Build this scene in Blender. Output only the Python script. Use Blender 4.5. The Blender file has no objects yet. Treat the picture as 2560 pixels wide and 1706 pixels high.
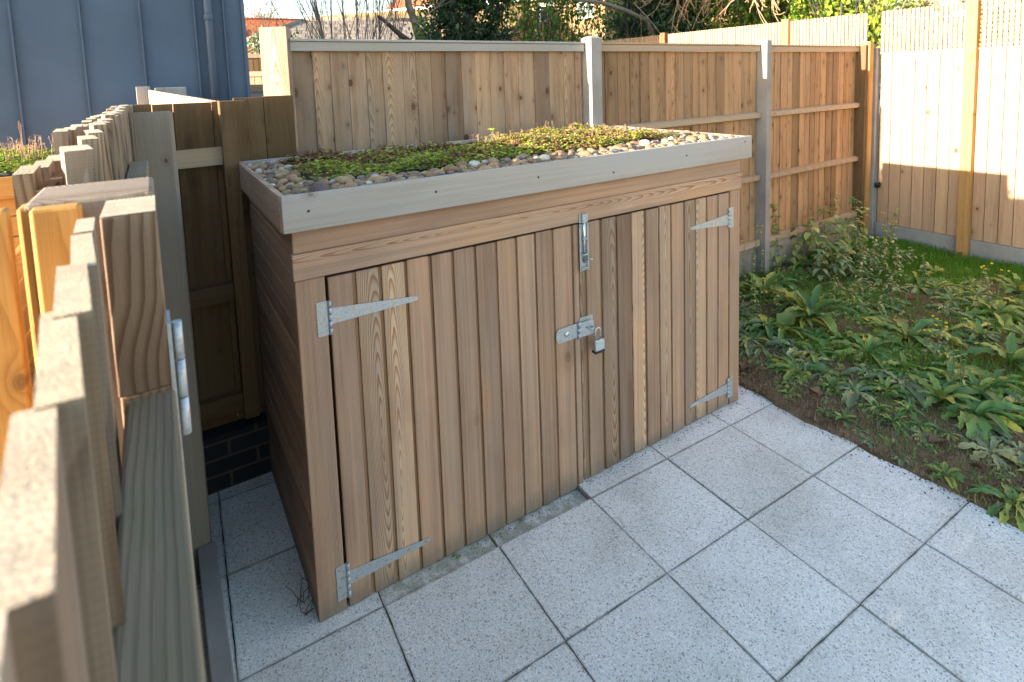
import bpy, bmesh, math, random
import numpy as np
from mathutils import Vector, Matrix
R = math.radians
rng = random.Random(7)
nrg = np.random.RandomState(11)
sc = bpy.context.scene

# ------------------------------------------------------------------ camera
cam = bpy.data.cameras.new('camera'); cam_o = bpy.data.objects.new('camera', cam); sc.collection.objects.link(cam_o)
cam.sensor_width = 36; cam.lens = 20.056; cam.shift_x = -0.0242; cam.shift_y = -0.2024
cam.clip_start = 0.02; cam.clip_end = 600
_r = (0.82861107, -0.55904154, -0.0296016); _u = (0.0792898, 0.06485119, 0.99473989); _f = (0.55418122, 0.82659959, -0.09806271)
cam_o.matrix_world = Matrix(((_r[0], _u[0], -_f[0], -0.5269), (_r[1], _u[1], -_f[1], -1.821), (_r[2], _u[2], -_f[2], 1.8035), (0, 0, 0, 1)))
cam.dof.use_dof = True; cam.dof.focus_distance = 2.3; cam.dof.aperture_fstop = 9.0
sc.camera = cam_o

# ------------------------------------------------------------------ light
SUN_EL = 10.0
w = bpy.data.worlds.new('World'); sc.world = w; w.use_nodes = True
nt = w.node_tree; sky = nt.nodes.new('ShaderNodeTexSky'); sky.sky_type = 'NISHITA'; sky.sun_disc = False
sky.sun_elevation = R(SUN_EL); sky.sun_rotation = R(270); sky.dust_density = 0.6; sky.ozone_density = 1.5; sky.air_density = 1.0
bg = nt.nodes['Background']; tint = nt.nodes.new('ShaderNodeMix'); tint.data_type = 'RGBA'; tint.blend_type = 'MULTIPLY'; tint.inputs[0].default_value = 1.
nt.links.new(sky.outputs[0], tint.inputs[6]); tint.inputs[7].default_value = (1.0, .94, .86, 1)     # thin high cloud / daylight white balance
nt.links.new(tint.outputs[2], bg.inputs[0]); bg.inputs[1].default_value = 0.15
sun = bpy.data.lights.new('sun', 'SUN'); sun.energy = 5.0; sun.angle = R(0.5); sun.color = (1.0, 0.88, 0.73)
sun_o = bpy.data.objects.new('sun', sun); sc.collection.objects.link(sun_o)
d = Vector((math.cos(R(SUN_EL)), -0.012, -math.sin(R(SUN_EL))))
sun_o.rotation_euler = d.to_track_quat('-Z', 'Y').to_euler(); sun_o.location = (-6, 0, 6)
sc.view_settings.view_transform = 'Standard'; sc.view_settings.look = 'None'; sc.view_settings.gamma = 1
sc.view_settings.exposure = 2.45

# ------------------------------------------------------------------ helpers: objects
def link(o): sc.collection.objects.link(o); return o
def origin(o):
    v = Vector((0, 0, 0))
    while o is not None: v += o.location; o = o.parent
    return v
def tag(o, label=None, cat=None, group=None, kind=None):
    if label: o['label'] = label
    if cat: o['category'] = cat
    if group: o['group'] = group
    if kind: o['kind'] = kind
    return o
def thing(name, label, cat, loc=(0, 0, 0), group=None):
    o = link(bpy.data.objects.new(name, None)); o.location = loc; o.empty_display_size = .1
    return tag(o, label, cat, group)

class MB:
    """mesh collector: every vertex carries local plank coordinates (lc) and a random triple (rn)"""
    def __init__(s): s.v = []; s.f = []; s.lc = []; s.rn = []; s.sm = []; s.mk = []
    def box(s, o, a, b, c, rn=None, lc0=None, taper=None):
        """box from corner o with edge vectors a (grain), b (width), c (thickness)"""
        o, a, b, c = Vector(o), Vector(a), Vector(b), Vector(c)
        la, lb, lcn = a.length, b.length, c.length
        if rn is None: rn = (rng.random(), rng.random(), rng.random())
        if lc0 is None: lc0 = (0, 0, 0); rng.random()
        flip = a.cross(b).dot(c) < 0
        n = len(s.v)
        for k in (0, 1):
            for j in (0, 1):
                for i in (0, 1):
                    s.v.append(o + a * i + b * j + c * k)
                    s.lc.append((lc0[0] + la * i, lb * (j - .5), lcn * k)); s.rn.append(rn)
        F = [(0, 2, 3, 1), (4, 5, 7, 6), (0, 1, 5, 4), (2, 6, 7, 3), (0, 4, 6, 2), (1, 3, 7, 5)]
        for f in F:
            f = tuple(n + q for q in f)
            s.f.append(f[::-1] if flip else f); s.sm.append(False)
    def mark(s, i): s.mk.append((len(s.f), i)); return s
    def cap(s, lift=.0006):
        "end-grain cap with a sunlit top painted in, over the last box's far end (along its grain)"
        n = len(s.v) - 8; q = [n + 1, n + 3, n + 7, n + 5]; p = [s.v[i] + Vector((0, 0, lift)) for i in q]
        s.mark(1); rn = s.rn[n]; b0 = len(s.v)
        for i, a in zip(q, p): s.v.append(a); s.lc.append((s.lc[i][0], s.lc[i][1] * 1., s.lc[i][2])); s.rn.append(rn)
        nn = (p[1] - p[0]).cross(p[2] - p[0]); s.f.append((b0, b0 + 1, b0 + 2, b0 + 3) if nn.z > 0 else (b0 + 3, b0 + 2, b0 + 1, b0)); s.sm.append(False); s.mark(0)
    def bx(s, x0, x1, y0, y1, z0, z1, ax='z', rn=None):
        """axis-aligned box, grain along ax"""
        X, Y, Z = Vector((x1 - x0, 0, 0)), Vector((0, y1 - y0, 0)), Vector((0, 0, z1 - z0))
        o = (x0, y0, z0)
        if ax == 'z': s.box(o, Z, *((X, Y) if abs(x1 - x0) >= abs(y1 - y0) else (Y, X)), rn)
        elif ax == 'x': s.box(o, X, *((Z, Y) if abs(z1 - z0) >= abs(y1 - y0) else (Y, Z)), rn)
        else: s.box(o, Y, *((Z, X) if abs(z1 - z0) >= abs(x1 - x0) else (X, Z)), rn)
    def prism(s, pts, d, rn=None):
        """polygon pts extruded by vector d"""
        d = Vector(d); n = len(s.v); k = len(pts); rn = rn or (rng.random(),) * 3
        P = [Vector(p) for p in pts]
        nrm = (P[1] - P[0]).cross(P[2] - P[0])
        if nrm.dot(d) > 0: P = P[::-1]
        for p in P: s.v.append(p)
        for p in P: s.v.append(p + d)
        for p in P + P: s.lc.append((p.z, p.x + p.y, 0)); s.rn.append(rn)
        s.f.append(tuple(range(n, n + k))); s.f.append(tuple(range(n + 2 * k - 1, n + k - 1, -1))); s.sm += [False, False]
        for i in range(k):
            j = (i + 1) % k; s.f.append((n + i, n + k + i, n + k + j, n + j)); s.sm.append(False)
    def tube(s, pts, rad, n=8, caps=True, rn=None):
        pts = [Vector(p) for p in pts]
        if not hasattr(rad, '__len__'): rad = [rad] * len(pts)
        rn = rn or (rng.random(), rng.random(), rng.random()); base = len(s.v); L = 0
        up = Vector((0, 0, 1))
        t0 = (pts[1] - pts[0]).normalized()
        if abs(t0.dot(up)) > .9: up = Vector((1, 0, 0))
        x = t0.cross(up).normalized()
        for i, p in enumerate(pts):
            t = (pts[min(i + 1, len(pts) - 1)] - pts[max(i - 1, 0)]).normalized()
            x = (x - t * x.dot(t)).normalized(); y = t.cross(x)
            if i: L += (p - pts[i - 1]).length
            for k in range(n):
                a = 2 * math.pi * k / n; o = (x * math.cos(a) + y * math.sin(a)) * rad[i]
                s.v.append(p + o); s.lc.append((L, math.cos(a) * rad[i], math.sin(a) * rad[i])); s.rn.append(rn)
        for i in range(len(pts) - 1):
            for k in range(n):
                k2 = (k + 1) % n; a = base + i * n
                s.f.append((a + k, a + k2, a + n + k2, a + n + k)); s.sm.append(True)
        if caps:
            s.f.append(tuple(base + n - 1 - k for k in range(n))); s.sm.append(False)
            e = base + (len(pts) - 1) * n; s.f.append(tuple(e + k for k in range(n))); s.sm.append(False)
    def poly(s, pts, rn=None, smooth=False):
        n = len(s.v); rn = rn or (rng.random(),) * 3
        for p in pts: s.v.append(Vector(p)); s.lc.append((p[0], p[1], p[2])); s.rn.append(rn)
        s.f.append(tuple(range(n, n + len(pts)))); s.sm.append(smooth)
    def sphere(s, c, r, rn=None, seg=10, rings=6):
        c = Vector(c); rn = rn or (rng.random(),) * 3; n = len(s.v)
        if not hasattr(r, '__len__'): r = (r, r, r)
        for i in range(rings + 1):
            th = math.pi * i / rings
            for k in range(seg):
                ph = 2 * math.pi * k / seg
                s.v.append(c + Vector((r[0] * math.sin(th) * math.cos(ph), r[1] * math.sin(th) * math.sin(ph), r[2] * math.cos(th))))
                s.lc.append((0, 0, 0)); s.rn.append(rn)
        for i in range(rings):
            for k in range(seg):
                k2 = (k + 1) % seg
                s.f.append((n + i * seg + k, n + (i + 1) * seg + k, n + (i + 1) * seg + k2, n + i * seg + k2)); s.sm.append(True)
    def build(s, name, mat, parent=None, loc=None, bevel=0, mats=None):
        og = origin(parent) if parent else Vector(loc or (0, 0, 0))
        me = bpy.data.meshes.new(name)
        me.from_pydata([tuple(v - og) for v in s.v], [], s.f)
        for an, dat in (('lc', s.lc), ('rn', s.rn)):
            at = me.attributes.new(an, 'FLOAT_VECTOR', 'POINT'); at.data.foreach_set('vector', np.array(dat, dtype=np.float32).ravel())
        me.polygons.foreach_set('use_smooth', s.sm)
        for q in (mat if isinstance(mat, (list, tuple)) else [mat]): me.materials.append(q)
        if s.mk:
            mi = np.zeros(len(s.f), dtype=np.int32)
            for st_, i_ in s.mk: mi[st_:] = i_
            me.polygons.foreach_set('material_index', mi)
        me.update(); me.validate()
        o = link(bpy.data.objects.new(name, me))
        if parent: o.parent = parent
        else: o.location = og
        if bevel:
            m = o.modifiers.new('bevel', 'BEVEL'); m.width = bevel; m.segments = 2; m.limit_method = 'ANGLE'; m.angle_limit = R(50)
        return o

def fast_mesh(name, V, F, mat, rn=None, smooth=False, parent=None, loc=None):
    """numpy mesh: V (n,3), F (m,k) same face size; rn (n,3)"""
    og = origin(parent) if parent else Vector(loc or (0, 0, 0))
    me = bpy.data.meshes.new(name); n, m, k = len(V), len(F), F.shape[1]
    me.vertices.add(n); me.vertices.foreach_set('co', (V - np.array(og)).astype(np.float32).ravel())
    me.loops.add(m * k); me.loops.foreach_set('vertex_index', F.astype(np.int32).ravel())
    me.polygons.add(m); me.polygons.foreach_set('loop_start', np.arange(0, m * k, k, dtype=np.int32))
    me.polygons.foreach_set('use_smooth', np.full(m, smooth))
    if rn is not None:
        at = me.attributes.new('rn', 'FLOAT_VECTOR', 'POINT'); at.data.foreach_set('vector', rn.astype(np.float32).ravel())
    me.update(calc_edges=True); me.materials.append(mat)
    o = link(bpy.data.objects.new(name, me))
    if parent: o.parent = parent
    else: o.location = og
    return o
def scatter(PV, PF, T, S, M, RN):
    """instances of a prototype: T (n,3) places, S (n,3) scales, M (n,3,3) rotations, RN (n,3)"""
    n = len(T); V = np.einsum('nij,nvj->nvi', M, PV[None] * S[:, None, :]) + T[:, None, :]
    F = PF[None] + (np.arange(n) * len(PV))[:, None, None]
    return V.reshape(-1, 3), F.reshape(-1, PF.shape[1]), np.repeat(RN, len(PV), axis=0)
def rotm(n, full=True):
    a = nrg.rand(n) * 2 * np.pi; b = (nrg.rand(n) - .5) * (np.pi if full else .8); c = (nrg.rand(n) - .5) * (np.pi if full else .8)
    ca, sa, cb, sb, cc, sn = np.cos(a), np.sin(a), np.cos(b), np.sin(b), np.cos(c), np.sin(c)
    Z = np.zeros(n); O = np.ones(n)
    Rz = np.stack([ca, -sa, Z, sa, ca, Z, Z, Z, O], -1).reshape(n, 3, 3)
    Ry = np.stack([cb, Z, sb, Z, O, Z, -sb, Z, cb], -1).reshape(n, 3, 3)
    Rx = np.stack([O, Z, Z, Z, cc, -sn, Z, sn, cc], -1).reshape(n, 3, 3)
    return Rz @ Ry @ Rx

# ------------------------------------------------------------------ helpers: materials
class E:
    """tiny node-expression wrapper"""
    nt = None
    def __init__(s, k): s.k = k
    @staticmethod
    def m(op, *a):
        n = E.nt.nodes.new('ShaderNodeMath'); n.operation = op
        for i, q in enumerate(a):
            if isinstance(q, E): E.nt.links.new(q.k, n.inputs[i])
            else: n.inputs[i].default_value = q
        return E(n.outputs[0])
    def __add__(s, o): return E.m('ADD', s, o)
    __radd__ = __add__
    def __sub__(s, o): return E.m('SUBTRACT', s, o)
    def __rsub__(s, o): return E.m('SUBTRACT', o, s)
    def __mul__(s, o): return E.m('MULTIPLY', s, o)
    __rmul__ = __mul__
    def __truediv__(s, o): return E.m('DIVIDE', s, o)
    def pw(s, o): return E.m('POWER', s, o)
def clamp01(a): n = E.nt.nodes.new('ShaderNodeClamp'); E.nt.links.new(a.k, n.inputs[0]); return E(n.outputs[0])
def smooth(a, lo, hi, t0=0., t1=1.):
    n = E.nt.nodes.new('ShaderNodeMapRange'); n.interpolation_type = 'SMOOTHSTEP'; E.nt.links.new(a.k, n.inputs[0])
    for i, v in enumerate((lo, hi, t0, t1)): n.inputs[i + 1].default_value = v
    return E(n.outputs[0])
def vec(x, y, z):
    n = E.nt.nodes.new('ShaderNodeCombineXYZ')
    for i, q in enumerate((x, y, z)):
        if isinstance(q, E): E.nt.links.new(q.k, n.inputs[i])
        else: n.inputs[i].default_value = q
    return E(n.outputs[0])
def sep(v): n = E.nt.nodes.new('ShaderNodeSeparateXYZ'); E.nt.links.new(v.k, n.inputs[0]); return [E(o) for o in n.outputs]
def noise(v, scale=1., detail=2., rough=.5, dist=0.):
    n = E.nt.nodes.new('ShaderNodeTexNoise'); E.nt.links.new(v.k, n.inputs['Vector'])
    n.inputs['Scale'].default_value = scale; n.inputs['Detail'].default_value = detail; n.inputs['Roughness'].default_value = rough; n.inputs['Distortion'].default_value = dist
    return E(n.outputs[0])
def voro(v, scale=1., feat='F1', rnd=1., dim='3D'):
    n = E.nt.nodes.new('ShaderNodeTexVoronoi'); n.feature = feat; n.voronoi_dimensions = dim; E.nt.links.new(v.k, n.inputs['Vector']); n.inputs['Scale'].default_value = scale; n.inputs['Randomness'].default_value = rnd
    return E(n.outputs['Distance']), (E(n.outputs['Color']) if feat == 'F1' else None)
def attr(name): n = E.nt.nodes.new('ShaderNodeAttribute'); n.attribute_name = name; return E(n.outputs['Vector'])
def obj_co(): n = E.nt.nodes.new('ShaderNodeTexCoord'); return E(n.outputs['Object'])
def geo_co(): n = E.nt.nodes.new('ShaderNodeNewGeometry'); return E(n.outputs['Position'])
def obj_rnd(): n = E.nt.nodes.new('ShaderNodeObjectInfo'); return E(n.outputs['Random'])
def mixc(f, a, b, mode='MIX'):
    n = E.nt.nodes.new('ShaderNodeMix'); n.data_type = 'RGBA'; n.blend_type = mode
    for i, q in ((0, f), (6, a), (7, b)):
        if isinstance(q, E): E.nt.links.new(q.k, n.inputs[i])
        elif i == 0: n.inputs[0].default_value = q
        else: n.inputs[i].default_value = (*q, 1)
    return E(n.outputs[2])
def ramp(f, stops):
    n = E.nt.nodes.new('ShaderNodeValToRGB'); E.nt.links.new(f.k, n.inputs[0]); el = n.color_ramp.elements
    while len(el) < len(stops): el.new(.5)
    for e, (p, c) in zip(el, stops): e.position = p; e.color = (*c, 1)
    return E(n.outputs[0])
def newmat(name):
    m = bpy.data.materials.new(name); m.use_nodes = True; E.nt = m.node_tree
    return m, m.node_tree.nodes['Principled BSDF']
def setp(b, col=None, rough=None, metal=None, spec=None, height=None, bdist=.001, bstr=1.):
    def s(k, v):
        if isinstance(v, E): E.nt.links.new(v.k, b.inputs[k])
        elif k == 'Base Color': b.inputs[k].default_value = (*v, 1)
        else: b.inputs[k].default_value = v
    if col is not None: s('Base Color', col)
    if rough is not None: s('Roughness', rough)
    if metal is not None: s('Metallic', metal)
    if spec is not None: s('Specular IOR Level', spec)
    if height is not None:
        n = E.nt.nodes.new('ShaderNodeBump'); n.inputs['Distance'].default_value = bdist; n.inputs['Strength'].default_value = bstr
        E.nt.links.new(height.k, n.inputs['Height']); E.nt.links.new(n.outputs[0], b.inputs['Normal'])

def wood(name, early, late, F=260., contrast=.8, knots=0., stain=0., splash=0., straw=0., patch=0., grey=0., greycol=(.33, .31, .29), tone=.25, rough=.75, hue=(1., .85, .7), saw=0., green=0., streak=.35):
    """sawn timber: growth rings cut by the plank's own 3-D coordinates, fibres, knots, silvering"""
    m, b = newmat(name)
    u, v, t = sep(attr('lc')); r1, r2, r3 = sep(attr('rn'))
    uo = u + r1 * 37.
    n1 = noise(vec(uo * .55, v * 2., r2 * 20.), 1.6, 2.) - .5
    n2 = noise(vec(uo * 1.1, r3 * 31., v * 3.), 1.3, 2.) - .5
    n4 = noise(vec(uo * 9., v * 26., r3 * 12.), 1., 2.) - .5
    kn = None
    vv = v + (r1 - .5) * .05
    if knots > 0:
        kd, kc = voro(vec(uo * 5.4 + r2 * 11., vv * 8.5 + r3 * 40., 0.), 1., dim='2D')
        k1, k2, k3 = sep(kc)
        keep = smooth(k1, 1 - knots - .02, 1 - knots + .02)
        size = .028 + k2 * k2 * .11
        kk = kd / size
        halo = clamp01(1.0 - kk * .24) * keep
        core = smooth(kk, 1.12, .85) * keep
        kn = (halo, core)
    sg = E.m('SIGN', r1 - .5)
    st2 = r2 * r2
    rad = E.m('SQRT', (vv + sg * st2 * .45 + n1 * .032).pw(2.) + (t + .006 + (u - .5) * (sg * .035 + (r1 - .5) * .07) + n2 * .030).pw(2.)) + n4 * .0032
    rad = rad + (noise(vec(uo * 14., v * 60., t * 60.), 1., 2.) - .5) * .0022
    if kn: rad = rad + kn[0] * kn[0] * .02
    fr = E.m('FRACT', rad * F * (r3 * .7 + .65) + r1 * 7.)
    ring = smooth(fr, .35, .92) * smooth(fr, 1.0, .92)
    fib = noise(vec(uo * 6., v * 700., t * 700.), 1., 2., .6)
    st = noise(vec(uo * .7, v * 55., t * 55. + r1 * 9.), 1., 3., .6)
    cst = contrast * (1.15 - r2 * .85)
    col = mixc(clamp01(ring * cst), early, late)
    col = mixc(.55, col, ramp(st, [(.25, tuple(1 - streak for _ in range(3))), (.75, (1.12, 1.1, 1.08))]), 'MULTIPLY')
    col = mixc(.5, col, ramp(fib, [(.25, (.72, .7, .68)), (.7, (1.14, 1.13, 1.12))]), 'MULTIPLY')
    col = mixc(1., col, ramp(r1, [(0., (1.03, .99, .97)), (.5, (1, 1, 1)), (1., (1.0, 1.0, .93))]), 'MULTIPLY')
    if straw: col = mixc(clamp01(smooth(r2, .24, .10) * straw), col, mixc(clamp01(ring * 1.1), (.60, .455, .325), (.38, .175, .06)))
    if patch:
        pa = noise(vec(uo * 1.7, v * 5., r2 * 40.), 1., 3., .55); pb = noise(vec(uo * .9 + 9., v * 70., t * 70. + r1 * 20.), 1., 3., .6)
        col = mixc(patch, col, ramp(pa, [(.33, (.80, .74, .70)), (.5, (1, 1, 1)), (.68, (1.13, 1.06, .92))]), 'MULTIPLY')
        col = mixc(patch, col, ramp(pb, [(.32, (.80, .78, .77)), (.5, (1, 1, 1)), (.66, (1.12, 1.12, 1.12))]), 'MULTIPLY')
    if stain:
        sn_ = noise(vec(uo * 1.3, v * 17., r2 * 30.), 1., 4., .65); sm_ = noise(vec(uo * 5., v * 30., r3 * 30.), 1., 4., .7)
        col = mixc(stain, col, ramp(sn_ * .7 + sm_ * .3, [(.36, (.62, .52, .43)), (.5, (1, 1, 1)), (.7, (1.1, 1.1, 1.1))]), 'MULTIPLY')
    if splash:
        px, py_, pz = sep(geo_co()); pn = noise(vec(px * 30., py_ * 30., pz * 6.), 1., 4., .65)
        col = mixc(clamp01(smooth(pz + pn * -.10, .05, -.05) * splash), col, (.12, .11, .09))
    # board to board tone
    col = mixc(1., col, ramp(r3, [(0., (1 - tone, (1 - tone) * .97, (1 - tone) * .93)), (.5, (1, 1, 1)), (1., tuple(1 + tone * h * .7 for h in (1., .93, .82)))]), 'MULTIPLY')
    if grey > 0:
        g = noise(vec(uo * .8, v * 9., r2 * 50.), 1.4, 3., .6)
        col = mixc(clamp01(smooth(g, .35, .7) * grey + grey * .35), col, mixc(ring * .5, greycol, tuple(c * .62 for c in greycol)))
    if green > 0:
        g = noise(vec(uo * 3., v * 14., r2 * 5.), 2.2, 3., .6)
        col = mixc(smooth(g, .5, .72) * green, col, (.10, .15, .05))
    if saw > 0:
        g = E.m('SINE', uo * 1500. + noise(vec(uo * 20, v * 20, 0.), 1.) * 6.)
        col = mixc(saw, col, ramp(g * .5 + .5, [(0, (.86, .86, .86)), (1, (1.06, 1.06, 1.06))]), 'MULTIPLY')
    if kn:
        col = mixc(clamp01(kn[0] * .5), col, tuple(c * .62 for c in late))
        col = mixc(kn[1] * (k3 * .75 + .2), col, (.075, .038, .02))
    h = ring * -.35 * cst + fib * .5 + st * .6
    setp(b, col, rough, spec=.25, height=h, bdist=.0012, bstr=.7)
    return m

CEDAR = wood('cedar', (.45, .29, .195), (.28, .12, .045), F=240, contrast=.95, knots=.02, grey=.36, greycol=(.35, .27, .22), tone=.55, splash=.75, straw=.6, streak=.5, patch=1., rough=.6)
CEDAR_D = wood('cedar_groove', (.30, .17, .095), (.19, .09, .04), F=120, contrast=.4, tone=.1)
FASCIA = wood('fascia_cedar', (.44, .39, .34), (.33, .26, .20), F=200, contrast=.55, knots=.05, grey=.75, greycol=(.43, .395, .37), tone=.05, rough=.6, streak=.3, patch=.55)
FENCE = wood('fence_board', (.45, .28, .15), (.22, .11, .05), F=260, contrast=.7, knots=.6, stain=.95, grey=.2, greycol=(.3, .23, .17), tone=.4, rough=.85, saw=.5)
FENCE_G = wood('fence_board_silvered', (.44, .295, .185), (.18, .10, .055), F=260, contrast=.75, knots=.62, stain=1., grey=.4, greycol=(.27, .22, .185), tone=.5, rough=.85, saw=.6)
FENCE_W = wood('fence_board_new', (.48, .325, .215), (.30, .16, .08), F=220, contrast=.5, knots=.3, stain=.4, tone=.16, rough=.8, saw=.4)
RAIL = wood('fence_rail', (.46, .33, .21), (.30, .19, .10), F=220, contrast=.4, knots=.14, grey=.3, tone=.1, rough=.85)
TRIM = wood('silvered_trim', (.38, .36, .34), (.22, .20, .18), F=230, contrast=.9, knots=.12, grey=.75, greycol=(.35, .35, .36), tone=.06, rough=.85)
BROWN = wood('brown_timber', (.17, .10, .046), (.08, .04, .016), F=190, stain=.8, contrast=.55, knots=.3, grey=.2, greycol=(.15, .115, .075), tone=.2, rough=.85)
GATEW = wood('gate_timber', (.35, .255, .17), (.17, .10, .055), F=180, stain=.9, contrast=1., knots=.25, grey=.45, greycol=(.28, .25, .22), tone=.3, rough=.85, saw=.4)
STILE = wood('stile_timber', (.27, .18, .115), (.12, .062, .03), F=210, contrast=1., knots=.5, grey=.25, greycol=(.22, .19, .16), tone=.1, rough=.85)
BOARDG = wood('grey_board', (.27, .225, .175), (.17, .13, .095), F=190, contrast=.6, knots=.05, grey=.6, greycol=(.24, .215, .19), tone=.1, rough=.9, saw=.9)
GATEG = wood('green_stained_rail', (.29, .225, .15), (.14, .10, .06), F=200, contrast=.75, stain=.8, patch=.8, knots=.3, grey=.45, greycol=(.22, .185, .14), tone=.05, rough=.85, green=.4)
ORANGE_LIT = wood('orange_lit_timber', (.55, .29, .085), (.36, .15, .03), F=140, contrast=.5, knots=.15, tone=.12, rough=.6)  # warm bounced sunlight put into a saturated base colour
ORPOST = wood('new_post', (.44, .26, .10), (.30, .15, .045), F=200, contrast=.5, knots=.3, stain=.4, tone=.08, rough=.8)
TREL_SHADE = wood('shaded_trellis_slat', (.33, .18, .075), (.22, .10, .035), F=220, contrast=.5, tone=.2, rough=.85)  # darker copy of the trellis wood, shade in the gaps painted in
SUNLIT_END = wood('sunlit_board_end', (.60, .49, .36), (.40, .29, .18), F=300, contrast=.6, stain=.4, tone=.12, rough=.95)  # paler wood for the caps, sunlight on board tops put into the colour

def metal(name, col, rough, var=.3, mt=.85):
    m, b = newmat(name); p = obj_co()
    d, c = voro(p, 180.); n = noise(p, 60., 3.)
    setp(b, mixc(var, col, ramp(d + n * .6, [(.2, tuple(x * .6 for x in col)), (.9, tuple(min(1, x * 1.25) for x in col))])), rough=n * .25 + (rough - .12), metal=mt, height=n, bdist=.0004, bstr=.5)
    return m
GALV = metal('galvanised_steel', (.42, .45, .48), .58, .7, .75)
BRASS = metal('yellow_zinc_screw', (.55, .44, .22), .4)
STEEL = metal('steel', (.62, .63, .64), .28, .15, .95)
DARKM = metal('dark_metal', (.03, .03, .035), .4, .2, .3)
def plain(name, col, rough=.8, var=.25, scale=8., spec=.3, bd=.001):
    m, b = newmat(name); p = obj_co(); n = noise(p, scale, 5., .6)
    setp(b, mixc(1., col, ramp(n, [(.25, (1 - var,) * 3), (.75, (1 + var,) * 3)]), 'MULTIPLY'), rough, spec=spec, height=n, bdist=bd)
    return m
BLACKP = plain('black_plastic', (.012, .013, .016), .45)
PUTTY = plain('pale_paint', (.75, .75, .73), .5, .08)

def concrete(name, col, tone=.2, speck=.3):
    m, b = newmat(name); p = geo_co(); n = noise(p, 3.5, 6., .65); f = noise(p, 160., 2.); d, c = voro(p, 230.)
    col = mixc(1., col, ramp(n, [(.3, (1 - tone,) * 3), (.7, (1 + tone * .7,) * 3)]), 'MULTIPLY')
    col = mixc(smooth(d, .28, .12) * speck, col, (.12, .12, .12))
    setp(b, col, .9, spec=.2, height=n * .5 + f, bdist=.0015, bstr=.6); return m
CONC = concrete('concrete_post', (.285, .27, .255))
GRAVB = concrete('concrete_board', (.30, .275, .24), .4)

def slab_mat():
    m, b = newmat('exposed_aggregate_paving'); p = geo_co(); r1, r2, r3 = sep(attr('rn'))
    n = noise(p, 2.2, 5., .6); f = noise(p, 330., 3., .7); d1, c1 = voro(p, 215.); d2, c2 = voro(p, 120.)
    a, bb, c = sep(c1); e, ff, g = sep(c2)
    col = mixc(a, (.66, .65, .625), (.96, .945, .905))
    col = mixc(smooth(f, .45, .66) * .5, col, (.44, .43, .41))
    col = mixc(smooth(a, .88, .95) * .7, col, (.15, .15, .15))
    col = mixc(smooth(e, .965, .975) * smooth(d2, .30, .16) * .8, col, (.03, .03, .03))
    col = mixc(smooth(bb, .90, .95) * .4, col, (.56, .50, .36))
    col = mixc(1., col, ramp(n, [(.3, (.78, .77, .74)), (.55, (1., 1., 1.)), (.7, (1.05, 1.05, 1.05))]), 'MULTIPLY')
    col = mixc(1., col, ramp(r1, [(0, (.93, .93, .92)), (1, (1.03, 1.03, 1.03))]), 'MULTIPLY')
    u, v, t = sep(attr('lc')); ed = E.m('MINIMUM', .2235 - E.m('ABSOLUTE', u), .2235 - E.m('ABSOLUTE', v))
    k = noise(p, 14., 4., .7)
    col = mixc(smooth(ed - k * .014, .001, -.009) * .6, col, (.12, .12, .10))
    col = mixc(smooth(r3, 1.5, 1.6) * smooth(k, .35, .6) * .6, col, (.19, .20, .10))
    setp(b, col, .92, spec=.2, height=f * .7 + d1 * .8, bdist=.0016, bstr=.8); return m
SLAB = slab_mat()
def soil_mat():
    m, b = newmat('soil_and_thatch'); p = geo_co(); n = noise(p, 5., 6., .7); f = noise(p, 90., 4., .75)
    x, y, z = sep(p); k = noise(p, 1.1, 3.)
    col = mixc(smooth(n, .35, .65), (.11, .075, .045), (.24, .165, .10))
    col = mixc(smooth(f, .4, .7) * .7, col, (.05, .036, .024))
    col = mixc(smooth(k + f * .5, .72, .95) * .55, col, (.09, .13, .035))
    setp(b, col, .95, spec=.1, height=n + f * .6, bdist=.012); return m
SOIL = soil_mat()
def zinc_mat():
    m, b = newmat('zinc_cladding'); x, y, z = sep(obj_co())
    n = noise(vec(x * .5, y * .5, z * .35), 2., 4., .6); g = noise(vec(x * 160., y, z * 2.), 1., 2.); h = noise(vec(x * 2.2, y, z * 120.), 1., 2.)
    col = mixc(smooth(n, .3, .7), (.068, .099, .155), (.09, .126, .19))
    col = mixc(.35, col, ramp(g * .6 + h * .4, [(.3, (.82, .82, .82)), (.7, (1.12, 1.12, 1.12))]), 'MULTIPLY')
    setp(b, col, .55, metal=.25, spec=.4, height=noise(vec(x * 1.3, y, z * .9), 1.6, 3.), bdist=.05, bstr=.5); return m
ZINC = zinc_mat()
def leafm(name, stops, trans=.35, rough=.45, use='rn'):
    m, b = newmat(name); r1, r2, r3 = sep(attr('rn')); p = obj_co(); n = noise(p, 25., 3.)
    col = ramp(clamp01(r1 * .85 + n * .3 - .07), stops)
    col = mixc(1., col, ramp(r2, [(0, (.72, .72, .72)), (1, (1.22, 1.22, 1.22))]), 'MULTIPLY')
    setp(b, col, rough, spec=.35)
    t = E.nt.nodes.new('ShaderNodeBsdfTranslucent'); mx = E.nt.nodes.new('ShaderNodeMixShader'); mx.inputs[0].default_value = trans
    E.nt.links.new(col.k, t.inputs[0]); E.nt.links.new(b.outputs[0], mx.inputs[1]); E.nt.links.new(t.outputs[0], mx.inputs[2])
    E.nt.links.new(mx.outputs[0], E.nt.nodes['Material Output'].inputs[0]); return m
ROSETTE = leafm('rosette_leaf', [(0, (.06, .16, .065)), (.45, (.145, .28, .075)), (.75, (.37, .43, .10)), (1, (.74, .56, .09))], .25)
ROSETTE_P = leafm('pale_rosette_leaf', [(0, (.12, .22, .11)), (.45, (.24, .33, .17)), (.8, (.45, .46, .22)), (1, (.6, .48, .12))], .25)
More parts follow.
